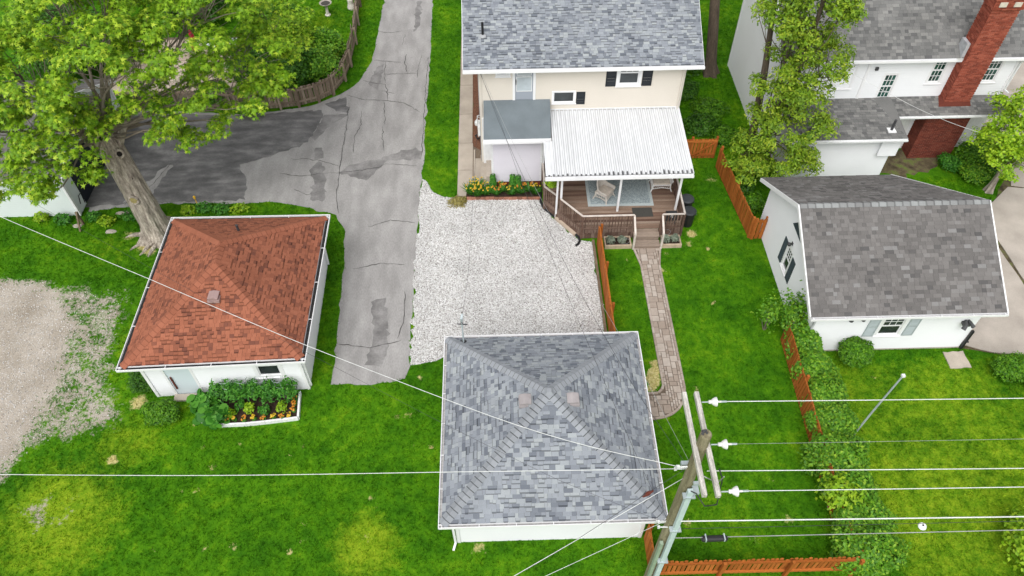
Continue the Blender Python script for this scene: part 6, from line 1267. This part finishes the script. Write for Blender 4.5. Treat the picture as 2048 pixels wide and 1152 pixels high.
# ---- shade-loving ground plants between house and cedar
for k, (x, y, rx, l) in enumerate([(10.2, 30.2, .9, 'low dark leafy plant in the shade behind the cedar gate'), (10.9, 31.6, .9, 'dark leafy bush beside the white house side wall'), (9.9, 33.2, .8, 'low dark bush between the two houses'), (11.2, 29.3, .7, 'dark leafy plant at the foot of the cedar tree'), (10.4, 35.4, .8, 'dark bush under the shade tree')]):
    shrub('ground_plant', l, 'plant', (x, y, 0), (rx, rx, .55), 1300, .13, 'leaf_shrub' if k % 2 else 'leaf_dark', 'oval', 80 + k, None, .3)
for k, (x, y, rx, rz, mt, l) in enumerate([(11.15, 25.4, .55, .9, 'leaf_dark', 'dark bush between the cedar fence and the gable garage'), (11.35, 24.3, .5, .9, 'leaf_shrub', 'green bush behind the back corner of the gable garage'), (21.4, 26.9, .55, .6, 'leaf_bed', 'bright green plant at the foot of the brick chimney'), (22.6, 27.3, .8, .9, 'leaf_shrub', 'green bush below the white house side door'), (23.3, 26.6, .8, 1.0, 'leaf_dark', 'dark green bush near the concrete drive corner'), (22.2, 26.2, .7, .7, 'leaf_hedge', 'light green bush in front of the side door bush')]):
    shrub('shrub', l, 'shrub', (x, y, 0), (rx, rx, rz), int(2600 * rx * rx) + 300, .12, mt, 'oval', 90 + k, None, .4)
# ---- hedge over the cedar fence
for k, (x, y, rx, ry, rz) in enumerate([(11.42, 16.35, .65, .8, 1.45), (11.45, 15.2, .7, .8, 1.5), (11.45, 14.05, .7, .8, 1.4), (11.4, 12.9, .78, .8, 1.45), (11.2, 11.75, 1.0, .85, 1.5), (11.3, 10.6, .85, .85, 1.4), (11.3, 9.5, .9, .8, 1.45), (11.15, 8.5, 1.05, .85, 1.5)]):
    shrub('hedge_shrub', ORD[k] + ' leafy hedge shrub along the overgrown cedar fence, counted from the gable garage', 'shrub', (x, y, 0), (rx, ry, rz), 4600, .13, 'leaf_hedge', 'oval', 100 + k, 'hedge along the cedar fence', .42, .3)
shrub('hedge_shrub', 'loose tall bush at the front corner of the gable garage', 'shrub', (11.15, 17.35, 0), (.6, .7, 2.1), 1500, .13, 'leaf_hedge', 'oval', 120, None, .5, .6, loose=.5)
shrub('hedge_shrub', 'sparse bush leaning over the lawn beside the gable garage', 'shrub', (10.35, 17.6, 0), (.5, .45, 1.5), 420, .12, 'leaf_hedge', 'oval', 121, None, .6, .7, loose=.6)
shrub('hedge_shrub', 'fern leaved bush at the bottom end of the hedge', 'shrub', (10.7, 10.2, 0), (.55, .6, 1.75), 700, .15, 'leaf_lime', 'oval', 122, None, .55, .5, loose=.3)
# ---- clipped shrubs
shrub('shrub', 'round clipped green shrub before the front wall of the gable garage', 'shrub', (13.25, 16.0, 0), (.62, .52, 1.15), 3200, .10, 'leaf_shrub', 'oval', 130, None, .48, .25)
shrub('shrub', 'round green shrub beside the paving slab', 'shrub', (19.05, 15.2, 0), (.75, .6, .9), 3000, .10, 'leaf_shrub', 'oval', 131, None, .45, .3)
shrub('shrub', 'low green shrub at the edge of the concrete drive', 'shrub', (20.0, 14.7, 0), (.7, .5, .8), 2400, .10, 'leaf_shrub', 'oval', 132, None, .45, .3)
shrub('shrub', 'yellow green leafy shrub at the right end of the lawn', 'shrub', (16.3, 8.5, 0), (.8, 1.0, 1.6), 1500, .16, 'leaf_lime', 'oval', 133, None, .5, .5, loose=.3)
shrub('shrub', 'dark green shrub behind the yellow green one at the right end', 'shrub', (16.7, 7.6, 0), (.7, .8, 1.3), 1500, .13, 'leaf_shrub', 'oval', 134, None, .5, .4)
shrub('shrub', 'round green shrub beside the vegetable bed of the red garage', 'shrub', (-12.35, 14.3, 0), (.62, .5, .8), 2600, .10, 'leaf_shrub', 'oval', 135, None, .42, .3)
shrub('shrub', 'dark feathery juniper at the corner of the red garage', 'shrub', (-13.35, 15.75, 0), (.5, .55, .75), 2000, .10, 'leaf_dark', 'spray', 136, None, .4, .35, loose=.2)
# ---- weeds along the asphalt behind the red roof
for k, (x, y, r_) in enumerate([(-20.6, 24.7, .35), (-19.6, 24.6, .4), (-18.2, 24.7, .35), (-17.6, 24.4, .4), (-16.6, 24.7, .45), (-15.9, 24.9, .35), (-14.1, 25.0, .35), (-13.4, 25.1, .4), (-12.6, 25.0, .45), (-11.8, 25.0, .4)]):
    shrub('weed_clump', ('clump of leafy weeds between the neighbour garage and the maple trunk, ' + ORD[k] + ' from the garage') if k < 6 else ('clump of leafy weeds behind the red roof, ' + ORD[k - 6] + ' from the maple trunk'), 'weeds', (x, y, 0), (r_, r_ * .7, .4), 260, .13, 'leaf_bed' if k % 3 else 'leaf_lime', 'oval', 140 + k, 'weeds along the asphalt', .3, .4, 3)
# ---- vegetable bed
vb = thing('vegetable_bed', 'vegetable bed with white edging before the red garage', 'garden bed', (-9.2, 14.5, 0))
ED = [(-10.99, 14.09), (-10.25, 13.88), (-9.3, 13.90), (-8.63, 13.96), (-7.47, 14.09), (-7.57, 15.2)]
m = MB(); m.hexa([(x, y, .0) for x, y in ED + [(-11.1, 15.1)]], [(x, y, .1) for x, y in ED + [(-11.1, 15.1)]]); m.build('soil', 'soil', vb)
for a, b in zip(ED[:-1], ED[1:]): m = MB(); d = Vector((b[0] - a[0], b[1] - a[1], 0)).normalized() * .005; m.bar((a[0] + d.x, a[1] + d.y, .09), (b[0] - d.x, b[1] - d.y, .09), .07, .18); m.build('edging_board', 'white_dirty', vb)
T_ = 'tomato plants against the red garage wall'
for k, x in enumerate((-10.35, -9.75, -9.15, -8.55, -7.95)): shrub('tomato_plant', 'tall tomato plant at the back of the bed, ' + ORD[k] + ' from the pale blue door', 'plant', (x, 14.95, .1), (.38, .32, .95), 520, .13, 'leaf_bed', 'spray', 160 + k, T_, .5, .5, 5, .3)
for k, (x, y, s) in enumerate(((-10.75, 14.35, .45), (-10.35, 14.15, .4), (-10.95, 14.75, .4))): shrub('squash_plant', ('broad leaved squash plant spilling over the bed corner', 'broad leaved squash plant beside the first marigold', 'broad leaved squash plant next to the pale blue door')[k], 'plant', (x, y, .1), (s, s, .5), 75, .30, 'leaf_bed', 'broad', 170 + k, 'squash plants in the bed', .3, .4, 4, .3)
for k, (x, y) in enumerate(((-9.95, 14.25), (-9.6, 14.55), (-9.25, 14.45), (-8.7, 14.35), (-8.1, 14.45))): shrub('pepper_plant', 'small bushy pepper plant in the bed soil, ' + ORD[k] + ' from the squash plants', 'plant', (x, y, .1), (.2, .2, .4), 130, .11, 'leaf_bed' if k % 2 else 'leaf_lime', 'oval', 180 + k, 'pepper plants in the bed', .35, .3, 3)
def flower_patch(name, label, cat, loc, r_, h, nf, fs, pm, group, seed, nl=60, ls=.09, lm='leaf_bed', strap=False):
    g = np.random.default_rng(seed); t = thing(name, label, cat, loc, group); L0 = np.array(loc)
    if strap:
        a = g.uniform(0, 6.28, nl); P = L0 + np.stack([np.cos(a) * r_ * .3 * g.random(nl), np.sin(a) * r_ * .3 * g.random(nl), np.zeros(nl)], 1); out = np.stack([np.cos(a), np.sin(a), np.zeros(nl)], 1)
        dirs = out * .75 + np.array((0, 0, .9)); dirs /= np.linalg.norm(dirs, axis=1, keepdims=True); nn = -out * .9 + np.array((0, 0, .75)); nn -= dirs * (nn * dirs).sum(1, keepdims=True) * 0
        leaf_mesh('foliage', P, np.cross(np.cross(dirs, np.array((0, 0, 1.0))), dirs), np.full(nl, h * .95) * g.uniform(.6, 1.1, nl), 'strap', lm, t, g, up=dirs)
    else:
        d = unit(g, nl); d[:, 2] = abs(d[:, 2]); P = L0 + d * np.array((r_, r_, h * .8)) * g.uniform(.5, 1, (nl, 1)); leaf_mesh('foliage', P, d + np.array((0, 0, .6)), ls * g.uniform(.7, 1.2, nl), 'oval', lm, t, g)
    a = g.uniform(0, 6.28, nf); rr_ = r_ * np.sqrt(g.random(nf)); P = L0 + np.stack([np.cos(a) * rr_, np.sin(a) * rr_, h * g.uniform(.8, 1.08, nf)], 1)
    leaf_mesh('flower', P, np.stack([np.cos(a) * .4, np.sin(a) * .4 - .25, np.ones(nf)], 1) + g.normal(0, .25, (nf, 3)), fs * g.uniform(.8, 1.2, nf), 'petal', pm, t, g)
    if strap:
        m = MB()
        for p in P: m.tube([tuple(L0 + (p - L0) * np.array((.4, .4, 0))), tuple(p)], .006, 3, cap=False)
        m.build('stalk', 'leaf_bed', t)
    return t
MG = [(-10.0, 'o'), (-9.75, 'y'), (-9.4, 'o'), (-9.05, 'y'), (-8.7, 'o'), (-8.35, 'y'), (-8.05, 'o'), (-7.8, 'y')]
for k, (x, c) in enumerate(MG): flower_patch('marigold', ('orange' if c == 'o' else 'yellow') + ' marigold behind the white edging, ' + ORD[k // 2] + ' of its colour from the squash', 'flower', (x, 14.06 + .02 * (k % 2) + max(0, (x + 9) * .06), .1), .10, .2, 9, .075, 'petal_orange' if c == 'o' else 'petal_yellow', 'orange marigolds' if c == 'o' else 'yellow marigolds', 200 + k, 24)
for k, y in enumerate((14.4, 14.65, 14.85)): flower_patch('marigold', 'orange marigold along the short side of the bed, ' + ORD[k] + ' from its outer corner', 'flower', (-7.68, y, .1), .10, .2, 9, .075, 'petal_orange', 'side marigolds', 215 + k, 24)
for k, x in enumerate((-10.0, -9.4, -8.75, -8.1)):
    m = MB()
    for a in range(3): an = R(120 * a + 20 * k); m.tube([(x + .2 * math.cos(an), 15.0 + .14 * math.sin(an), 1.35), (x + .1 * math.cos(an), 15.0 + .08 * math.sin(an), .1)], .006, 4)
    for z, r_ in ((1.3, .2), (.9, .17)): m.tube([(x + r_ * math.cos(R(30 * j)), 15.0 + r_ * .7 * math.sin(R(30 * j)), z) for j in range(13)], .005, 4)
    tag(m.build('tomato_cage', 'galvanised'), 'wire tomato cage among the tomato plants, ' + ORD[k] + ' from the pale blue door', 'plant cage', 'wire cages')
# ---- flower bed at the mudroom
fb = thing('flower_bed', 'narrow flower bed with brick edging below the mudroom', 'garden bed', (.1, 25.8, 0))
m = MB(); m.hexa([(-1.55, 25.5, 0), (1.9, 25.4, 0), (1.9, 26.2, 0), (-.6, 26.2, 0), (-1.5, 25.95, 0)], [(-1.55, 25.5, .08), (1.9, 25.4, .08), (1.9, 26.2, .08), (-.6, 26.2, .08), (-1.5, 25.95, .08)]); m.build('soil', 'soil', fb)
x = -1.5; k = 0
while x < 1.85:
    m = MB(); yy = 25.43 - (x + 1.5) * .028; m.box(x, x + .2, yy - .05, yy + .05, 0, .12 + random.uniform(-.012, .012)); m.build('brick', 'stone_edging', fb); x += .212
D_ = 'daylilies in the bed below the mudroom'
for k, (x, y, pm, h) in enumerate([(-1.35, 25.75, 'y', .62), (-1.05, 25.62, 'y', .6), (-.95, 25.95, 'y', .65), (-.62, 25.68, 'y', .5), (-.15, 25.65, 'o', .45), (.15, 25.85, 'o', .5), (.55, 25.62, 'y', .45), (1.0, 25.7, 'o', .48), (1.35, 25.85, 'o', .5), (1.65, 25.65, 'y', .5)]):
    flower_patch('daylily', ('yellow' if pm == 'y' else 'orange') + ' daylily clump below the mudroom, ' + ORD[(0, 1, 2, 3, 0, 1, 4, 2, 3, 5)[k]] + ' of its colour from the walk', 'flower', (x, y, .08), .3 if x < -.5 else .22, h, 15 if x < -.5 else 9, .085, 'petal_yellow' if pm == 'y' else 'petal_orange', D_ + (' yellow' if pm == 'y' else ' orange'), 230 + k, 60, lm='leaf_bed', strap=True)
for k, (x, y, l) in enumerate([(-.28, 26.02, 'tall leafy phlox stem cluster near the side steps'), (.62, 25.95, 'tall leafy phlox stem cluster below the middle of the mudroom wall'), (.88, 25.9, 'tall leafy phlox beside the larger phlox cluster')]):
    g = np.random.default_rng(250 + k); t = thing('phlox', l, 'plant', (x, y, .08)); n = 420; z = g.random(n); a = g.uniform(0, 6.28, n); r_ = .17 * (1 - .55 * z) * np.sqrt(g.random(n)) + .03
    P = np.stack([x + r_ * np.cos(a), y + r_ * np.sin(a), .1 + z * .85], 1); leaf_mesh('foliage', P, np.stack([np.cos(a) * .5, np.sin(a) * .5, np.full(n, .9)], 1), .11 * g.uniform(.7, 1.2, n), 'oval', 'leaf_bed', t, g)
    m = MB(); m.tube([(x, y, .08), (x, y, .8)], .012, 5); m.build('stem', 'leaf_bed', t)
shrub('dry_clippings', 'heap of dry clippings at the lawn corner on the gravel', 'clippings', (-1.9, 25.25, .005), (.42, .32, .22), 700, .09, 'leaf_dry', 'spray', 260, None, .2, .4, 3, .3)
shrub('hanging_plant', 'bright green hanging plant under the porch roof corner', 'plant', (2.3, 24.45, 1.55), (.26, .26, .45), 420, .10, 'leaf_lime', 'oval', 261, None, .45, .4, 4, .3)
for k, (x, y, l) in enumerate([(4.75, 22.4, 'grey green lavender clump nearest the cedar fence'), (5.25, 22.42, 'grey green lavender clump nearest the deck steps'), (7.15, 22.4, 'grey green lavender clump beside the step in the short box'), (7.55, 22.42, 'grey green lavender clump at the trash can end')]):
    shrub('lavender', l, 'plant', (x, y, .14), (.18, .15, .34), 220, .10, 'leaf_grey', 'oval', 270 + k, None, .3, .3, 3)
# ---- mown grass blades over every lawn in view
def in_any(X, Y, polys):
    k = np.zeros(X.shape, bool)
    for p in polys: k |= inpoly(X, Y, p)
    return k
EXC = [DRV, GRV, CD, [(-1.97, 25.5), (-.6, 25.5), (-.6, 44), (-1.97, 44)], [(-1.6, 9.4), (4.3, 9.4), (4.3, 15.5), (-1.6, 15.5)], QR, [(11.44, 16.5), (17.65, 16.5), (17.65, 19.9), (16.2, 23.3), (11.44, 23.3)], [(HX0, HY0), (HX1, HY0), (HX1, HY1), (HX0, HY1)], [(2, 24.66), (3.52, 22.7), (4.05, 22.0), (7.95, 22.0), (7.95, 27.7), (-.7, 27.7), (-1.6, 25.4), (2, 25.3)],
       [(12.7, 28.38), (23.1, 28.38), (23.1, 35.7), (12.7, 35.7)], [(13.1, 26.2), (21.6, 26.2), (21.6, 28.4), (13.1, 28.4)], [(-11.1, 13.85), (-7.45, 13.85), (-7.5, 15.3), (-11.1, 15.3)], [(16.93, 15.5), (17.75, 15.5), (17.75, 16.32), (16.93, 16.32)], [(-25.6, 25), (-19, 25), (-19, 31.8), (-25.6, 31.8)], [(-21, 34), (-12.8, 33.6), (-12.6, 37.2), (-14, 39.5), (-21, 39.5)]]
g = np.random.default_rng(99); n = 330000
X = g.uniform(-26, 26, n); Y = g.uniform(6, 45, n)
c = np.stack([X, Y, np.full(n, -CAM_H)], 1) @ _RM.T; px = 1024 + 1508.03 * c[:, 0] / c[:, 2]; py = 576 - 1508.03 * c[:, 1] / c[:, 2]
k = (px > -60) & (px < 2110) & (py > -40) & (py < 1200); X, Y = X[k], Y[k]; k = ~in_any(X, Y, EXC) & ~path_in(X, Y, -.05); X, Y = X[k], Y[k]
b_ = f_bare(X, Y); k = g.random(len(X)) > np.clip((b_ - .25) * 1.9, 0, .97); X, Y = X[k], Y[k]; n = len(X); nb = 3
a = g.uniform(0, 6.28, (n, nb)); h = g.uniform(.035, .075, (n, nb)); wv = g.uniform(.010, .02, (n, nb)); ox = X[:, None] + g.normal(0, .025, (n, nb)); oy = Y[:, None] + g.normal(0, .025, (n, nb)); lx = g.normal(0, .03, (n, nb)); ly = g.normal(0, .03, (n, nb))
V = np.stack([np.stack([ox - wv * np.cos(a), oy - wv * np.sin(a), np.zeros_like(a)], -1), np.stack([ox + wv * np.cos(a), oy + wv * np.sin(a), np.zeros_like(a)], -1), np.stack([ox + lx, oy + ly, h], -1)], 2).reshape(-1, 3)
F = np.arange(len(V)).reshape(-1, 3)
tag(np_obj('grass_blades', V, F, 'turf_blade', None, rnd=np.repeat(g.random(n), nb), kind='stuff', vattr={'bare': np.repeat(np.clip(f_bare(X, Y) - .25, 0, 1), nb * 3), 'yel': np.repeat(f_yel(X, Y), nb * 3), 'dry': np.repeat(f_dry(X, Y), nb * 3)}), 'short mown green grass covering the lawns', 'grass')
